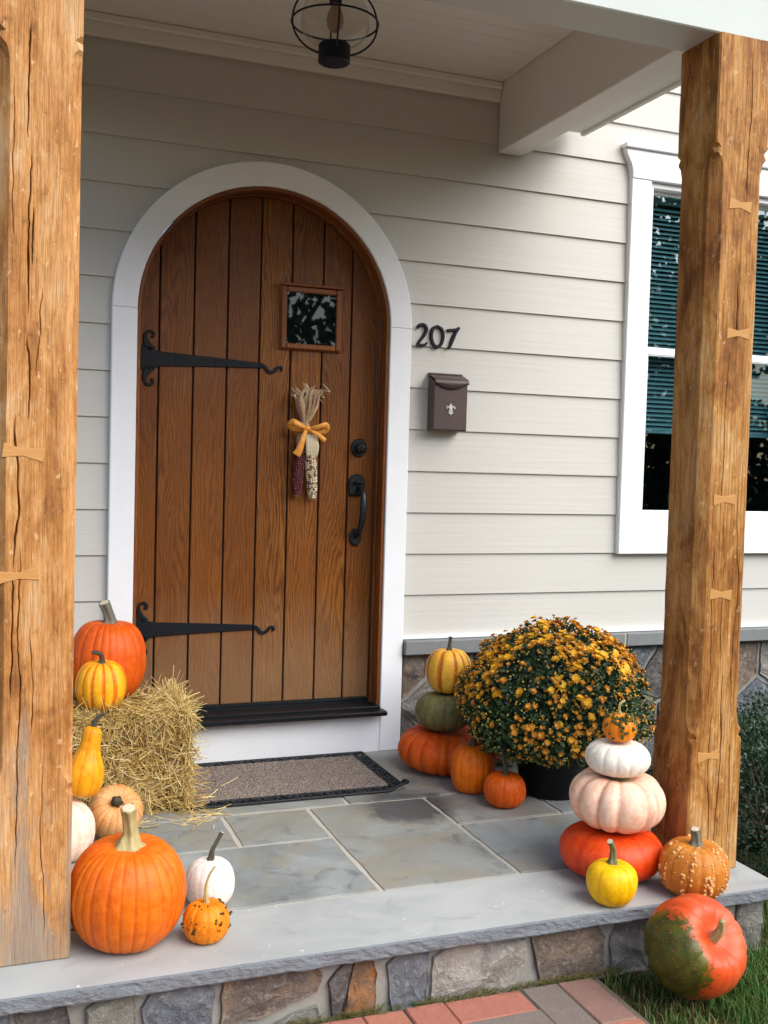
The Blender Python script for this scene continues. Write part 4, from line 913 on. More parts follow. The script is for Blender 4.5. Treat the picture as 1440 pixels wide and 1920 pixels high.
# ================================================================== PUMPKINS
def rot_rest(t, body, loc, rot):
    """set the thing down so that its lowest point touches loc.z"""
    R = Euler(rot).to_matrix(); zmin = min((R @ v.co).z for v in body.data.vertices)
    ctr = R @ Vector((0, 0, body['hh']/2)); del body['hh']
    t.rotation_euler = rot; t.location = (loc[0]-ctr.x, loc[1]-ctr.y, loc[2]-zmin)
def pumpkin(label, loc, a, h, skin_, ribs=22, depth=.03, p=.72, dt=.10, db=.07, rot=(0,0,0), stem=None, stem_m='st_green', cut=False, seed=0, squash=(1,1), warts=None, name='pumpkin', cat='pumpkin', prof=None, sharp=4, lump=.012, group=None, egg=0.0):
    rr = random.Random(seed+100); t = thing(name, label, cat, (0,0,0), group, local=True)
    wsum = [rr.uniform(.55,1.45) for _ in range(ribs)]; rdep = [rr.uniform(.55,1.3) for _ in range(ribs)]; tot = sum(wsum); bnd = [0]
    for w_ in wsum: bnd.append(bnd[-1]+w_/tot*2*pi)
    N = max(120, ribs*10); Mr = 44; V = []; F = []; ST = []
    def groove(ph):
        for i in range(ribs):
            if bnd[i] <= ph < bnd[i+1] or i == ribs-1: u_ = (ph-bnd[i])/(bnd[i+1]-bnd[i]); return abs(2*u_-1), rdep[i]*(1-u_)+rdep[(i+1) % ribs]*u_
    gr = [groove(2*pi*k_/N) for k_ in range(N)]
    depth0 = depth
    def surf(tt, k_):
        ph = 2*pi*k_/N; s, dk = gr[k_ % N]; depth = depth0*dk
        if prof:
            q = tt/pi; zi = 1-q; r, z = prof(zi); r *= a; z *= h
            hor = 1
        else:
            r = a*abs(sin(tt))**p*(1+egg*cos(tt)); z = h/2+h/2*cos(tt)
            if tt < pi/2: z -= dt*h*exp(-(r/(.42*a))**2)
            else: z += db*h*exp(-(r/(.40*a))**2)
            hor = 1
        f = 1-depth*s**sharp-(depth*.25*s)
        lmp = 1+lump*1.6*noise.noise((cos(ph)*1.6+seed, sin(ph)*1.6, z/h*1.7))+.005*noise.noise((cos(ph)*6+seed, sin(ph)*6, z/h*5))
        zz = z-(depth*.8*h*.5*s**sharp*max(0, cos(tt))*min(1, r/(.35*a)))+depth*.4*h*.5*s**sharp*max(0, -cos(tt))*min(1, r/(.35*a))
        return Vector((r*f*lmp*cos(ph)*squash[0], r*f*lmp*sin(ph)*squash[1], zz)), s
    for j in range(1, Mr):
        tt = pi*j/Mr
        for k_ in range(N):
            v, s = surf(tt, k_); V.append(v); ST.append(s)
    top = len(V); v0 = sum((Vector(V[k_]) for k_ in range(N)), Vector())/N; V.append(v0); ST.append(0)
    bot = len(V); V.append(sum((Vector(V[(Mr-2)*N+k_]) for k_ in range(N)), Vector())/N); ST.append(0)
    for j in range(Mr-2):
        for k_ in range(N): F.append((j*N+k_, (j+1)*N+k_, (j+1)*N+(k_+1) % N, j*N+(k_+1) % N))
    for k_ in range(N): F.append((top, k_, (k_+1) % N)); F.append((bot, (Mr-2)*N+(k_+1) % N, (Mr-2)*N+k_))
    body = mk('body', V, F, MT[skin_], t, True, stripe=ST)
    if stem:
        pts, rad = stem; tp = Vector(V[top]); P = smooth_path([tp+Vector(q) for q in pts], 5); m = len(P)
        R_ = []
        for i in range(m):
            q = i/(m-1)*(len(rad)-1); i0 = min(int(q), len(rad)-2); R_.append(rad[i0]+(rad[i0+1]-rad[i0])*(q-i0))
        so_ = mk('stem', *tube(P, [q*(1+.06*noise.noise((i*.9, seed, 0))) for i, q in enumerate(R_)], 25, True, .30), MT[stem_m], t, True)
        if cut:
            d = (P[-1]-P[-2]).normalized(); mk('stem_end', *tube([P[-1]-d*.001, P[-1]+d*.0015], [R_[-1]*.8, R_[-1]*.7], 10), MT['st_cut'], so_)
    if warts:
        for (n, rmin, rmax, mtw, ok) in warts:
            mb = MB(); c_ = 0; g_ = 0
            while c_ < n and g_ < 6000:
                g_ += 1; tt = math.acos(rr.uniform(-.95,.97)); k_ = rr.randrange(N); v, s = surf(tt, k_)
                if not ok(v, s, tt, rr): continue
                c_ += 1; r = rr.uniform(rmin, rmax)
                for q in range(rr.choice([1,1,2,3])):
                    d = Vector((rr.uniform(-1,1), rr.uniform(-1,1), rr.uniform(-1,1)))*r*1.1 if q else Vector()
                    w_ = Vector(v)+d
                    mb.add(*ico(w_, r*rr.uniform(.75,1.05), 1, (rr.uniform(.85,1.2), rr.uniform(.85,1.2), rr.uniform(.8,1.2))))
            setp(mkb('warts', mb, MT[mtw], t, True), kind='stuff')
    body['hh'] = h
    rot_rest(t, body, loc, rot)
    return t
front = lambda v, s, tt, r: v.y < .3*abs(v.x)+.02
# ---- left group
pumpkin('big orange pumpkin with thick tan stem at the front left', (-.030,-1.512,0), .146, .272, 'sk_orange', 26, .028, .66, .075, .06, (radians(4),0,.3), ([(0,0,-.008),(0,0,.010),(.002,.0,.035),(-.003,0,.072),(-.010,-.006,.104)], [.060,.033,.0205,.0185,.0215]), 'st_tan', True, 1, sharp=6, lump=.022)
pumpkin('egg shaped white pumpkin with thin dark stem beside the big orange one', (.213,-1.357,0), .069, .136, 'sk_blush', 12, .018, .70, .04, .04, (0,0,.4), ([(0,0,-.004),(.003,0,.010),(.006,0,.026),(.020,0,.046),(.030,0,.060),(.036,.0,.068)], [.013,.008,.0062,.0062,.0066]), 'st_dark', True, 2)
dark_up = lambda v, s, tt, r: v.y < .03 and tt < 2.1 and noise.noise((v.x*40, v.y*40, v.z*40)) > .05
pumpkin('little orange gourd with dark warts on the slab edge', (.163,-1.560,0), .060, .104, 'sk_mini', 10, .05, .62, .05, .05, (0,0,.1), ([(0,0,-.003),(-.003,0,.02),(-.002,0,.045),(.006,0,.07),(.014,0,.082),(.022,.004,.088)], [.009,.0045,.0034,.0032,.004]), 'st_tan', False, 3,
        warts=[(60,.0022,.0044,'wart_dark',dark_up),(60,.0010,.002,'wart_gold',lambda v,s,tt,r: v.y < .02 and tt > 1.4)], name='gourd', cat='gourd')
pumpkin('peach tan pumpkin tipped toward the viewer before the hay bale', (.026,-.765,0), .088, .150, 'sk_tan', 18, .03, .7, .13, .07, (radians(42),radians(-4),.1), ([(0,0,-.006),(0,-.001,.010),(-.004,-.004,.022),(-.012,-.010,.030)], [.026,.017,.0155,.015]), 'st_dark', False, 4,
        warts=[(26,.002,.0042,'wart_tan',lambda v,s,tt,r: s < .3 and tt > .5)])
pumpkin('pale pink pumpkin half hidden by the left post', (-.158,-.895,0), .110, .186, 'sk_pale', 10, .03, .66, .04, .05, (0,0,.2), None, seed=5)
def pear(z):    # neck gourd profile: radius, height
    pts = [(0,.0),(.55,.004),(.86,.07),(1.0,.20),(1.0,.32),(.90,.44),(.70,.56),(.56,.66),(.50,.76),(.485,.86),(.43,.94),(.28,.985),(0,1.0)]
    q = z*(len(pts)-1); i = min(int(q), len(pts)-2); f = q-i
    p0, p1, p2, p3 = pts[max(i-1,0)], pts[i], pts[i+1], pts[min(i+2,len(pts)-1)]
    return tuple(.5*((2*p1[k_])+(p2[k_]-p0[k_])*f+(2*p0[k_]-5*p1[k_]+4*p2[k_]-p3[k_])*f*f+(3*p1[k_]-p0[k_]-3*p2[k_]+p3[k_])*f**3) for k_ in (0,1))
pumpkin('amber pear shaped gourd standing on the pale pink pumpkin', (-.073,-.870,.180), .060, .212, 'sk_gourd', 10, .035, rot=(radians(-3),radians(10),0), stem=([(0,0,-.004),(.002,0,.014),(.012,0,.032),(.026,0,.042)], [.012,.008,.0065,.006]), stem_m='st_dark', seed=6, prof=pear, name='gourd', cat='gourd', lump=.03,
        warts=[(50,.0012,.0026,'wart_gold',lambda v,s,tt,r: v.x > .01 and v.y < .03)])
pumpkin('tall deep orange pumpkin on top of the hay bale', (.046,-.300,.352), .136, .296, 'sk_deep', 24, .022, .66, .06, .05, (0,radians(2),.5), ([(0,0,-.01),(0,0,.010),(-.010,0,.040),(-.028,0,.075)], [.036,.024,.020,.022]), 'st_grey', True, 7)
pumpkin('small yellow orange striped pumpkin at the front of the hay bale', (.006,-.468,.350), .087, .178, 'sk_stripeL', 11, .05, .70, .06, .05, (radians(3),0,.2), ([(0,0,-.004),(0,0,.012),(-.004,0,.030),(-.022,0,.038),(-.034,0,.037)], [.017,.0095,.008,.0078,.007]), 'st_dark', False, 8, sharp=5)
pumpkin('small pale pumpkin peeking out behind left post on the hay', (-.150,-.440,.354), .060, .085, 'sk_pale', 10, .03, .7, .08, .06, (0,0,0), None, seed=9)
# ---- group by the stone wall
pumpkin('flat red orange pumpkin lowest of the stack by the stone wall', (1.392,-.335,0), .207, .180, 'sk_flat', 16, .055, .62, .16, .10, (0,0,.2), None, seed=10, sharp=3)
pumpkin('dull green ribbed squash in the middle of the rear stack', (1.366,-.330,.163), .116, .155, 'sk_green', 12, .035, .68, .08, .06, (0,0,.1), None, seed=11, name='squash', cat='squash')
pumpkin('yellow pumpkin with brown stripes on top of the green squash', (1.390,-.318,.309), .093, .185, 'sk_stripeR', 10, .045, .68, .05, .05, (0,0,.35), ([(0,0,-.005),(0,0,.012),(.002,0,.034),(.004,0,.054)], [.018,.0085,.007,.0085]), 'st_dark', False, 12, sharp=5)
pumpkin('orange pumpkin between the flat red one and the smallest one', (1.352,-.640,0), .085, .192, 'sk_orange', 16, .022, .70, .05, .05, (0,0,.2), ([(0,0,-.004),(0,0,.012),(.004,0,.026)], [.020,.012,.010]), 'st_dark', False, 13, lump=.04)
pumpkin('smallest orange pumpkin with tall dark stem before the black pot', (1.396,-.822,0), .077, .128, 'sk_deep', 16, .024, .66, .07, .05, (0,0,.1), ([(0,0,-.006),(0,0,.010),(-.003,0,.035),(-.010,.004,.065),(-.014,.006,.095)], [.020,.011,.009,.009,.010]), 'st_dark', False, 14)
pumpkin('white pumpkin glimpsed between the black pot and small pumpkins', (1.668,-.345,0), .075, .115, 'sk_white', 12, .02, .7, .06, .05, (0,0,0), None, seed=15)
# ---- stack by the right post
pumpkin('glossy red pumpkin lowest of the front stack beside right post', (1.418,-1.480,0), .158, .152, 'sk_red', 10, .012, .66, .06, .06, (0,0,.2), None, seed=16)
pumpkin('pink ribbed pumpkin in the front stack beside the right post', (1.434,-1.478,.146), .146, .172, 'sk_pink', 13, .075, .60, .17, .10, (radians(3),0,.13), ([(0,0,-.01),(0,0,.010),(0,0,.022)], [.040,.030,.026]), 'st_green', False, 17, sharp=3)
pumpkin('white flattened pumpkin in the front stack on the pink one', (1.434,-1.472,.305), .099, .104, 'sk_white', 16, .028, .62, .10, .08, (0,0,.2), None, seed=18)
gtop = lambda v, s, tt, r: tt < 1.15 or (v.y < .02 and tt < 2.3 and r.random() < .10)
pumpkin('tiny orange gourd with green warts crowning the front stack', (1.438,-1.470,.404), .052, .086, 'sk_mini', 10, .03, .64, .03, .05, (0,0,.1), ([(0,0,-.002),(-.004,0,.012),(-.004,0,.026),(.004,0,.036),(.016,0,.040)], [.008,.0045,.004,.004,.0045]), 'st_tan', False, 19,
        warts=[(110,.0032,.0062,'wart_green',gtop)], name='gourd', cat='gourd')
pumpkin('bright yellow pumpkin with curved green stem on slab edge', (1.296,-1.672,0), .072, .124, 'sk_yellow', 10, .016, .66, .05, .05, (0,0,.3), ([(0,0,-.004),(.001,0,.014),(.001,0,.036),(-.008,0,.056),(-.016,0,.066)], [.021,.0115,.0095,.0095,.0105]), 'st_green', True, 20, egg=.10)
lines = lambda v, s, tt, r: v.y < .05 and noise.noise((math.atan2(v.y, v.x)*3.2, v.z*9, 4)) > .12 and (s < .55)
pumpkin('ochre pumpkin crusted with tan warts before the right post', (1.563,-1.688,0), .100, .160, 'sk_warty', 14, .022, .64, .07, .05, (radians(4),0,0), ([(0,0,-.006),(0,0,.012),(-.003,0,.030),(-.008,0,.048)], [.026,.0165,.0145,.016]), 'st_grey', True, 21,
        warts=[(170,.0028,.0062,'wart_tan',lines),(80,.0012,.0024,'wart_tan',lambda v,s,tt,r: v.y < .04)])
# ---- on the ground
pumpkin('large half green half red pumpkin leaning on the step', (1.430,-1.877,GZ), .134, .224, 'sk_half', 14, .028, .62, .17, .08, (radians(52),radians(6),.08), ([(0,0,-.012),(0,.002,.012),(0,.012,.035),(-.008,.028,.058)], [.024,.0145,.0115,.0085]), 'st_tan', False, 22, sharp=3)

# ================================================================== HAY BALE
hay = thing('hay_bale', 'small square bale of golden straw beside the doormat', 'hay bale', (.0, -.40, 0))
HX0, HX1, HY0, HY1, HH = -.36, .298, -.562, -.185, .350
bm = bmesh.new(); bmesh.ops.create_cube(bm, size=1)
bmesh.ops.subdivide_edges(bm, edges=list(bm.edges), cuts=14, use_grid_fill=True)
for v in bm.verts:
    c = v.co; rx = 1-.07*(abs(c.z)*2)**5-.06*(abs(c.y)*2)**5
    q = Vector(((HX0+HX1)/2+c.x*rx*(HX1-HX0-.02), (HY0+HY1)/2+c.y*(1-.08*(abs(c.z)*2)**5)*(HY1-HY0-.02), .002+(c.z+.5)*(HH-.012)*(1-.02*(abs(c.x)*2)**6)))
    v.co = q+Vector((noise.noise(q*9), noise.noise(q*9+Vector((5,5,5))), noise.noise(q*9+Vector((9,1,3)))))*.024
    v.co.z = max(.001, min(HH-.006, v.co.z))
mk('core', *bm_out(bm), MT['haycore'], hay, True)
hr = random.Random(77); mb = MB()
def straw(p, d, L, w_, tint, bend, mb):
    u, v = frame_of(d); a_ = hr.uniform(0, 2*pi); s = (u*cos(a_)+v*sin(a_)); b_ = (u*-sin(a_)+v*cos(a_))*bend
    V = []
    for q in (0, .5, 1):
        c = p+d*L*q+b_*L*(q*q); c.z = max(.002, c.z); V += [c-s*w_/2, c+s*w_/2, c+d.cross(s)*w_*.5]
    mb.add(V, [(0,1,4,3),(1,2,5,4),(2,0,3,5),(3,4,7,6),(4,5,8,7),(5,3,6,8)], tint)
def hay_face(n, fn, nrm, lay, rnd, hang=0.0):
    for _ in range(n):
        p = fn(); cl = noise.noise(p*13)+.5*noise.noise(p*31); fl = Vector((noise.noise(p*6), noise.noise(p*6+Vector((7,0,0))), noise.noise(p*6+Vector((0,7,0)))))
        d = Vector((hr.gauss(0,1), hr.gauss(0,1), hr.gauss(0,1)))+fl*1.1; d -= nrm*d.dot(nrm); d = d.normalized()*lay+nrm*hr.uniform(-.08, rnd)+Vector((hr.uniform(-1,1), hr.uniform(-1,1), hr.uniform(-1,.6)))*.3-Vector((0,0,hang))
        d.normalize(); L = hr.uniform(.012,.05) if hr.random() < .75 else hr.uniform(.05,.10)
        straw(p+nrm*(hr.uniform(-.014,.003)+cl*.016), d, L, hr.uniform(.0012,.0030), min(1, max(0, hr.gauss(.55+cl*.5,.24))), hr.uniform(-.6,.6), mb)  # sunken clumps tinted darker, crevice shade put into the straw colour
U = hr.uniform
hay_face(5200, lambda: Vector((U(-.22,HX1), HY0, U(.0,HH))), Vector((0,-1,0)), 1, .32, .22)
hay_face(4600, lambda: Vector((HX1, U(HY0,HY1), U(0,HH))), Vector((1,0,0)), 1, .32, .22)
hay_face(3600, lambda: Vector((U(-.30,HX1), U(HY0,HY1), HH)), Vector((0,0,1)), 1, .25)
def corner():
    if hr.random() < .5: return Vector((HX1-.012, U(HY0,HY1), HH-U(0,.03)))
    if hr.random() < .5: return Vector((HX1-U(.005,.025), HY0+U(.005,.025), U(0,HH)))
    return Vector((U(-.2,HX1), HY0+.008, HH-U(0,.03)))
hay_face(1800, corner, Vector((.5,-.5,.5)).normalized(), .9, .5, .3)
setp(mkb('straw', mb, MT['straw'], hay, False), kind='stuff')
mb = MB()
for _ in range(150):     # straws fallen on mat and paving
    if hr.random() < .6: p = Vector((.30+abs(hr.gauss(0,.06)), U(-.66,-.3), .004))
    else: p = Vector((U(.05,.42), -.63-abs(hr.gauss(0,.05)), .003))
    on = MX0 < p.x < MX1 and MY0 < p.y < MY1
    a_ = U(0, 2*pi); p.z = .0165 if on else .003
    straw(p, Vector((cos(a_), sin(a_), U(0,.08))).normalized(), U(.015,.08), U(.0013,.003), U(.5,1), U(-.2,.2), mb)
setp(mkb('loose_straw', mb, MT['straw'], None, origin=(.35,-.6,0)), 'loose straws fallen around the bale on paving and mat', 'straw', kind='stuff')

# ================================================================== POTTED CHRYSANTHEMUM
PX, PYc = 1.650, -.720
mum = thing('potted_chrysanthemum', 'large golden bronze chrysanthemum in a black plastic pot', 'potted plant', (PX, PYc, 0))
V, F = lathe([(0,.002),(.116,.002),(.120,.006),(.148,.19),(.154,.192),(.156,.215),(.150,.218),(.142,.20),(0,.19)], 40, (PX, PYc, 0)); mk('pot', V, F, MT['pot'], mum, True)
mr = random.Random(5); C_ = Vector((PX, PYc, .335)); AX = Vector((.350,.335,.300))
def dome(u_, ct): 
    st = sqrt(max(0, 1-ct*ct)); k_ = 1+.11*noise.noise((st*cos(u_)*2.1+4, st*sin(u_)*2.1, ct*2.1))+.07*noise.noise((st*cos(u_)*5+4, st*sin(u_)*5, ct*5))
    hz = AX.z if ct > 0 else .215
    return Vector((st*cos(u_)*AX.x, st*sin(u_)*AX.y, ct*hz))*k_
mb = MB()
def leaf(p, d, nn, L, w_, tint, mb):
    s = d.cross(nn).normalized(); f = nn*.12*L
    mb.add([p, p+d*L*.45-s*w_/2+f, p+d*L*.5-nn*.02*L, p+d*L*.45+s*w_/2+f, p+d*L*.8-s*w_*.33, p+d*L, p+d*L*.8+s*w_*.33], [(0,2,1),(0,3,2),(1,2,5,4),(2,3,6,5)], tint)
for _ in range(13000):
    u_ = mr.uniform(0,2*pi); ct = mr.uniform(-.88,1); k_ = mr.uniform(.45,1.0)**.5
    p = C_+dome(u_, ct)*k_
    nn = (p-C_).normalized(); d = (nn*mr.uniform(.2,1)+Vector((mr.gauss(0,.6), mr.gauss(0,.6), mr.gauss(-.15,.5)))).normalized()
    up_v = (nn+Vector((mr.gauss(0,.4),mr.gauss(0,.4),mr.gauss(.4,.4)))).normalized()
    if abs(d.dot(up_v)) > .95: continue
    leaf(p, d, (up_v-d*up_v.dot(d)).normalized(), mr.uniform(.016,.034), mr.uniform(.008,.017), min(1, max(0, mr.gauss(.45,.22))), mb)
setp(mkb('foliage', mb, MT['leaf'], mum), kind='stuff')
mb = MB()
for _ in range(90):
    u_ = mr.uniform(0,2*pi); ct = mr.uniform(-.6,.95); p = C_+dome(u_, ct)*.9; b_ = Vector((PX+mr.uniform(-.06,.06), PYc+mr.uniform(-.06,.06), .19))
    mb.add(*tube([b_, b_.lerp(p,.5)+Vector((0,0,.03)), p], [.0035,.0025,.0015], 5), tint=.3)
setp(mkb('branches', mb, MT['leaf'], mum), kind='stuff')
def flower_mesh(name, npet, L, w_, cupped, mat, layers, seed):
    fr = random.Random(seed); mb = MB()
    for ly in range(layers):
        for i in range(npet):
            a_ = 2*pi*(i+.5*ly)/npet+fr.uniform(-.1,.1); l_ = L*(1-.22*ly)*fr.uniform(.85,1.1); up_ = cupped+.25*ly+fr.uniform(-.15,.15)
            d = Vector((cos(a_)*cos(up_), sin(a_)*cos(up_), sin(up_))); s = Vector((-sin(a_), cos(a_), 0)); z0 = Vector((0,0,.002*ly))
            tp = d*l_+Vector((0,0,-.12*l_*(1-ly*.5)))
            tn = min(1, max(0, fr.gauss(.5+.15*ly,.2)))
            mb.add([z0, z0+d*l_*.55-s*w_/2, z0+tp, z0+d*l_*.55+s*w_/2], [(0,1,2,3)], tn)
    mb.add(*[ [(v[0], v[1], v[2]*.5+.003) for v in ico((0,0,0), L*.26, 1)[0]], ico((0,0,0),1,1)[1] ], tint=.95)
    me = bpy.data.meshes.new(name); me.from_pydata(mb.v, [], mb.f); me.materials.append(mat); at = me.attributes.new('tint','FLOAT','POINT'); at.data.foreach_set('value', mb.t); return me
FG = [flower_mesh('flower', 13, .0205, .0078, .10, MT['petal_gold'], 2, s) for s in (1,2,3)]
FB = [flower_mesh('flower', 11, .0135, .0065, .45, MT['petal_bronze'], 2, s) for s in (4,5,6,7)]
FH = [flower_mesh('flower', 9, .0105, .006, .9, MT['petal_bronze'], 2, s) for s in (8,9)]
camp = Vector((-.377,-4.168,1.226)); cand = []
def add_c(q, ct):
    nn = Vector((q.x/AX.x**2, q.y/AX.y**2, q.z/(AX.z**2))).normalized(); cand.append((C_+q*mr.uniform(.98,1.04), nn, ct))
for _ in range(520):        # sprays: a head flower with its neighbours
    u_ = mr.uniform(0,2*pi); ct = mr.uniform(-.7,1); q = dome(u_, ct)
    wgt = .16+.78*max(-.3, ct)+.75*noise.noise(q*5.5+Vector((3.3,1.1,0)))-.22*q.x/AX.x*(1 if ct < .7 else .2)
    if mr.random() > wgt: continue
    for _2 in range(mr.randrange(2, 15)):
        sp_ = .05/AX.x; add_c(dome(u_+mr.gauss(0,sp_)/max(.25, sqrt(1-ct*ct)), max(-.9, min(1, ct+mr.gauss(0,sp_*.8)))), ct)
for _ in range(260):
    u_ = mr.uniform(0,2*pi); ct = mr.uniform(-.8,1); add_c(dome(u_, ct), ct)
mr.shuffle(cand)
kept = []; grid = {}
for p, nn, ct in cand:
    key_ = (int(p.x/.019), int(p.y/.019), int(p.z/.019))
    if any((p-o_).length < (.0145 if ct > .1 else .0165) for dx in (-1,0,1) for dy in (-1,0,1) for dz in (-1,0,1) for o_ in grid.get((key_[0]+dx,key_[1]+dy,key_[2]+dz), ())): continue
    grid.setdefault(key_, []).append(p); kept.append((p, nn, ct))
vis = [k_ for k_ in kept if (camp-k_[0]).dot(k_[1]) > .1]; hid = [k_ for k_ in kept if (camp-k_[0]).dot(k_[1]) <= .1]
def fl_matrix(p, nn, sc):
    d = (nn+Vector((mr.gauss(0,.25), mr.gauss(0,.25), mr.gauss(.35,.2)))).normalized(); qn = d.to_track_quat('Z','Y') @ Euler((0,0,mr.uniform(0,6.28))).to_quaternion()
    return Matrix.Translation(p) @ qn.to_matrix().to_4x4() @ Matrix.Scale(sc, 4)
def pick(p, ct):
    r = mr.random(); g_ = .10+.34*max(0, ct)*(.5+noise.noise(p*7)*1.4)
    if r < g_: return mr.choice(FG), mr.uniform(.65,1.25)
    if r < g_+.55: return mr.choice(FB), mr.uniform(.7,1.3)
    return mr.choice(FH), mr.uniform(.6,1.2)
mr.shuffle(vis)
for p, nn, ct in vis[:300]:
    me, sc = pick(p, ct); o = bpy.data.objects.new('flower', me); COL.objects.link(o); o.parent = mum; o.matrix_local = Matrix.Translation(-BASE[mum]) @ fl_matrix(p, nn, sc)
for nm, sel in (('gold_flowers', 0), ('bronze_flowers', 1)):
    mb = MB(); st_ = mr.getstate(); mr.seed(9)
    for p, nn, ct in vis[300:]+hid:
        me, sc = pick(p, ct); Mx = fl_matrix(p, nn, sc)
        if (me in FG) == (sel == 0):
            o_ = len(mb.v); mb.v += [tuple(Mx @ v.co) for v in me.vertices]; mb.f += [tuple(i+o_ for i in f.vertices) for f in me.polygons]; mb.t += [d.value for d in me.attributes['tint'].data]
    if mb.v: setp(mkb(nm, mb, MT['petal_gold' if sel == 0 else 'petal_bronze'], mum), kind='stuff')
mb = MB()
for _ in range(2200):
    u_ = mr.uniform(0,2*pi); ct = mr.uniform(-.9,.95); q = dome(u_, ct); mb.add(*ico(C_+q*mr.uniform(.96,1.05), mr.uniform(.0022,.0046), 1), tint=mr.random())
setp(mkb('buds', mb, MT['bud'], mum, True), kind='stuff')

# ================================================================== BOXWOOD SHRUB
def shrub(label, c, ax, n, seed):
    t = thing('boxwood_shrub', label, 'shrub', (c[0], c[1], GZ-.02)); sr = random.Random(seed); mb = MB(); c = Vector(c)
    for _ in range(n):
        d0 = Vector((sr.gauss(0,1), sr.gauss(0,1), sr.gauss(0,1))).normalized(); k_ = sr.uniform(.45,1)**.4*(1+.13*noise.noise(d0*3.5+Vector((seed,0,0)))+.08*noise.noise(d0*9))
        p = c+Vector((d0.x*ax[0], d0.y*ax[1], d0.z*ax[2]))*k_
        if p.z < GZ: continue
        d = (d0+Vector((sr.gauss(0,.7), sr.gauss(0,.7), sr.gauss(.3,.6)))).normalized(); nn = (Vector((sr.gauss(0,.6), sr.gauss(0,.6), 1))).normalized()
        if abs(d.dot(nn)) > .95: continue
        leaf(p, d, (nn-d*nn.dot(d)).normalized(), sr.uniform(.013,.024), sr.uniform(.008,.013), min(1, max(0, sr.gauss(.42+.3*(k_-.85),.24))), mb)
    setp(mkb('leaves', mb, MT['box_leaf'], t), kind='stuff')
    mb = MB()
    for _ in range(40):
        d0 = Vector((sr.gauss(0,1), sr.gauss(0,1), abs(sr.gauss(.6,.5)))).normalized(); e = c+Vector((d0.x*ax[0], d0.y*ax[1], d0.z*ax[2]))*.85; b_ = Vector((c.x+sr.uniform(-.04,.04), c.y+sr.uniform(-.04,.04), GZ-.02))
        mb.add(*tube([b_, b_.lerp(e,.5)+Vector((0,0,.04)), e], [.008,.005,.002], 5))
    setp(mkb('branches', mb, MT['bark'], t), kind='stuff')
shrub('dark green boxwood shrub beside the right porch post', (2.44,-1.02,-.03), (.50,.46,.34), 24000, 3)
shrub('further boxwood shrub under the window by the stone base', (3.05,-.62,.0), (.42,.40,.34), 11000, 8)

# ================================================================== GRASS
gr_ = random.Random(4); mb = MB()
def blade(p, h, w_, lean, a_, tint, mb):
    dx, dy = cos(a_)*lean, sin(a_)*lean; s = Vector((-sin(a_), cos(a_), 0))*w_/2
    b0 = Vector(p); b1 = b0+Vector((dx*.35*h, dy*.35*h, h*.6)); b2 = b0+Vector((dx*h, dy*h, h*(1-.25*lean)))
    mb.add([b0-s, b0+s, b1+s*.7, b1-s*.7, b2], [(0,1,2,3),(3,2,4)], tint)
def tint_g(dry): return gr_.uniform(0,.15) if gr_.random() < dry else gr_.uniform(.2,1)
for _ in range(26000):
    x = 1.25+(gr_.random()**1.3)*2.4; y = gr_.uniform(-2.75,-1.2) if x > 1.87 else gr_.uniform(-2.75,-1.70)
    if x < 1.30 and gr_.random() < .5: continue
    near = x < 1.45 or (y > -1.80 and x < 1.6)
    if near and gr_.random() < .45: continue
    blade((x, y, GZ-.03), gr_.uniform(.03,.085)*(.55 if near else 1), gr_.uniform(.0025,.0048), gr_.uniform(.1,.9), gr_.uniform(0,6.28), tint_g(.55 if near else .12), mb)
for _ in range(9000):
    x = -.46-(gr_.random()**1.2)*2.2; y = gr_.uniform(-2.6,-.05)
    if x > -1.06 and y < -1.70: continue
    blade((x, y, GZ-.03), gr_.uniform(.03,.085), gr_.uniform(.0025,.0048), gr_.uniform(.1,.9), gr_.uniform(0,6.28), tint_g(.12), mb)
setp(mkb('grass', mb, MT['grass'], None, origin=(2,-1.9,GZ)), 'green lawn grass beside the brick path and porch', 'grass', kind='stuff')
mb = MB()
for _ in range(2600):
    x = gr_.uniform(-.4,1.32); y = -1.698+gr_.gauss(0,.008)
    if noise.noise((x*7, 0, 0)) < -.15 and gr_.random() < .8: continue
    a_ = gr_.choice([0, pi])+gr_.uniform(-.7,.7); blade((x, y, GZ-.008), gr_.uniform(.008,.026), gr_.uniform(.0015,.003), gr_.uniform(.5,2.0), a_, gr_.uniform(0,.16) if gr_.random() < .85 else gr_.uniform(.2,.5), mb)
setp(mkb('dry_grass', mb, MT['grass'], None, origin=(.5,-1.7,GZ)), 'dry grass wisps along the foot of the stone riser', 'grass', kind='stuff')

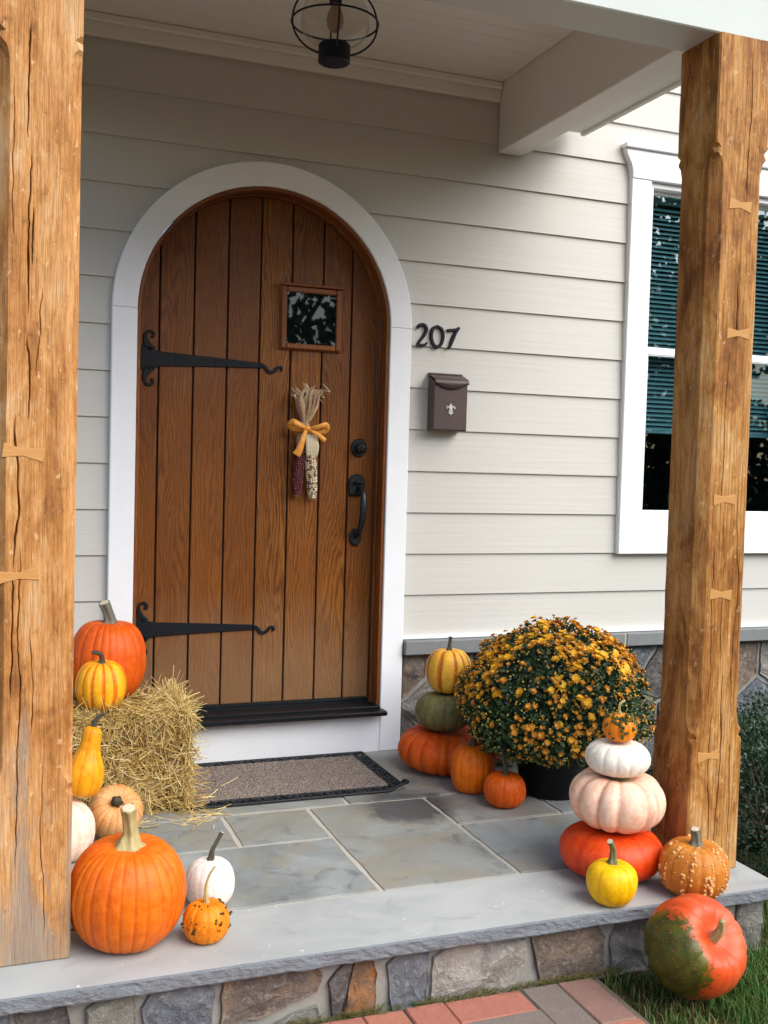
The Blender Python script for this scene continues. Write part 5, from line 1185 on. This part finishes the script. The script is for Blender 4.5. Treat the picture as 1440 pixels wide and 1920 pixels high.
# ================================================================== TREES ACROSS THE YARD (seen only as reflections in the glass)
def tree(label, x, y, H, cr, seed):
    t = thing('yard_tree', label, 'tree', (x, y, GZ-.03), 'trees across the yard'); tr = random.Random(seed); mb = MB()
    tp = [Vector((x+tr.uniform(-.1,.1)*i, y+tr.uniform(-.1,.1)*i, GZ-.03+H*.75*i/5)) for i in range(6)]
    mk('trunk', *tube(tp, [.20-.03*i for i in range(6)], 10), MT['bark'], t, True)
    for _ in range(14):
        q = tp[tr.randrange(2,6)]; d = Vector((tr.gauss(0,1), tr.gauss(0,1), tr.uniform(.2,1))).normalized()*cr*.8; mb.add(*tube([q, q+d*.5+Vector((0,0,.15)), q+d], [.06,.035,.012], 6))
    mkb('limbs', mb, MT['bark'], t, True); mb = MB(); c = Vector((x, y, GZ+H*.66))
    for _ in range(2600 if seed == 1 else 6000):
        d0 = Vector((tr.gauss(0,1), tr.gauss(0,1), tr.gauss(0,1))).normalized(); k_ = tr.uniform(.2,1)**.45*(1+.3*noise.noise(d0*2.2+Vector((seed,0,0))))
        p = c+Vector((d0.x*cr, d0.y*cr, d0.z*H*.36))*k_; d = Vector((tr.gauss(0,1), tr.gauss(0,1), tr.gauss(0,1))).normalized(); nn = frame_of(d)[0]
        leaf(p, d, nn, tr.uniform(.16,.34), tr.uniform(.10,.20), tr.random(), mb)
    setp(mkb('crown', mb, MT['tree_leaf'], t), kind='stuff')
for i, (x, y, H, cr, lab) in enumerate([(7.4,-21,8.0,2.7,'tall leafy yard tree mirrored in the door pane'), (2.6,-24,9.5,3.2,'leafy yard tree left of the tall one across the yard'), (12.2,-22,8.8,3.1,'broad leafy yard tree mirrored in the sash window'), (17.0,-20,9.2,3.2,'second leafy tree mirrored in the sash window'), (22.0,-18,9.4,3.3,'leafy tree at the far right of the yard'), (-3,-25,9,3.2,'leafy tree at the far left of the yard')]): tree(lab, x, y, H, cr, i+1)
mb = MB(); tr = random.Random(2)  # hedge added out of view to darken the reflections in the glass
for _ in range(24000):
    x = tr.uniform(-2, 32); p = Vector((x, -17.5+.22*max(0, x-12)+tr.uniform(-.8,.8), GZ+tr.uniform(0,3.0)*(1+.25*noise.noise((x*.5,0,0)))))
    d = Vector((tr.gauss(0,1), tr.gauss(0,1), tr.gauss(.3,1))).normalized(); leaf(p, d, frame_of(d)[0], tr.uniform(.14,.28), tr.uniform(.1,.18), tr.random()*.6, mb)
setp(mkb('hedge', mb, MT['tree_leaf'], None, origin=(8,-17.5,GZ)), 'long leafy hedge added across the yard to darken pane reflections', 'hedge', kind='stuff')
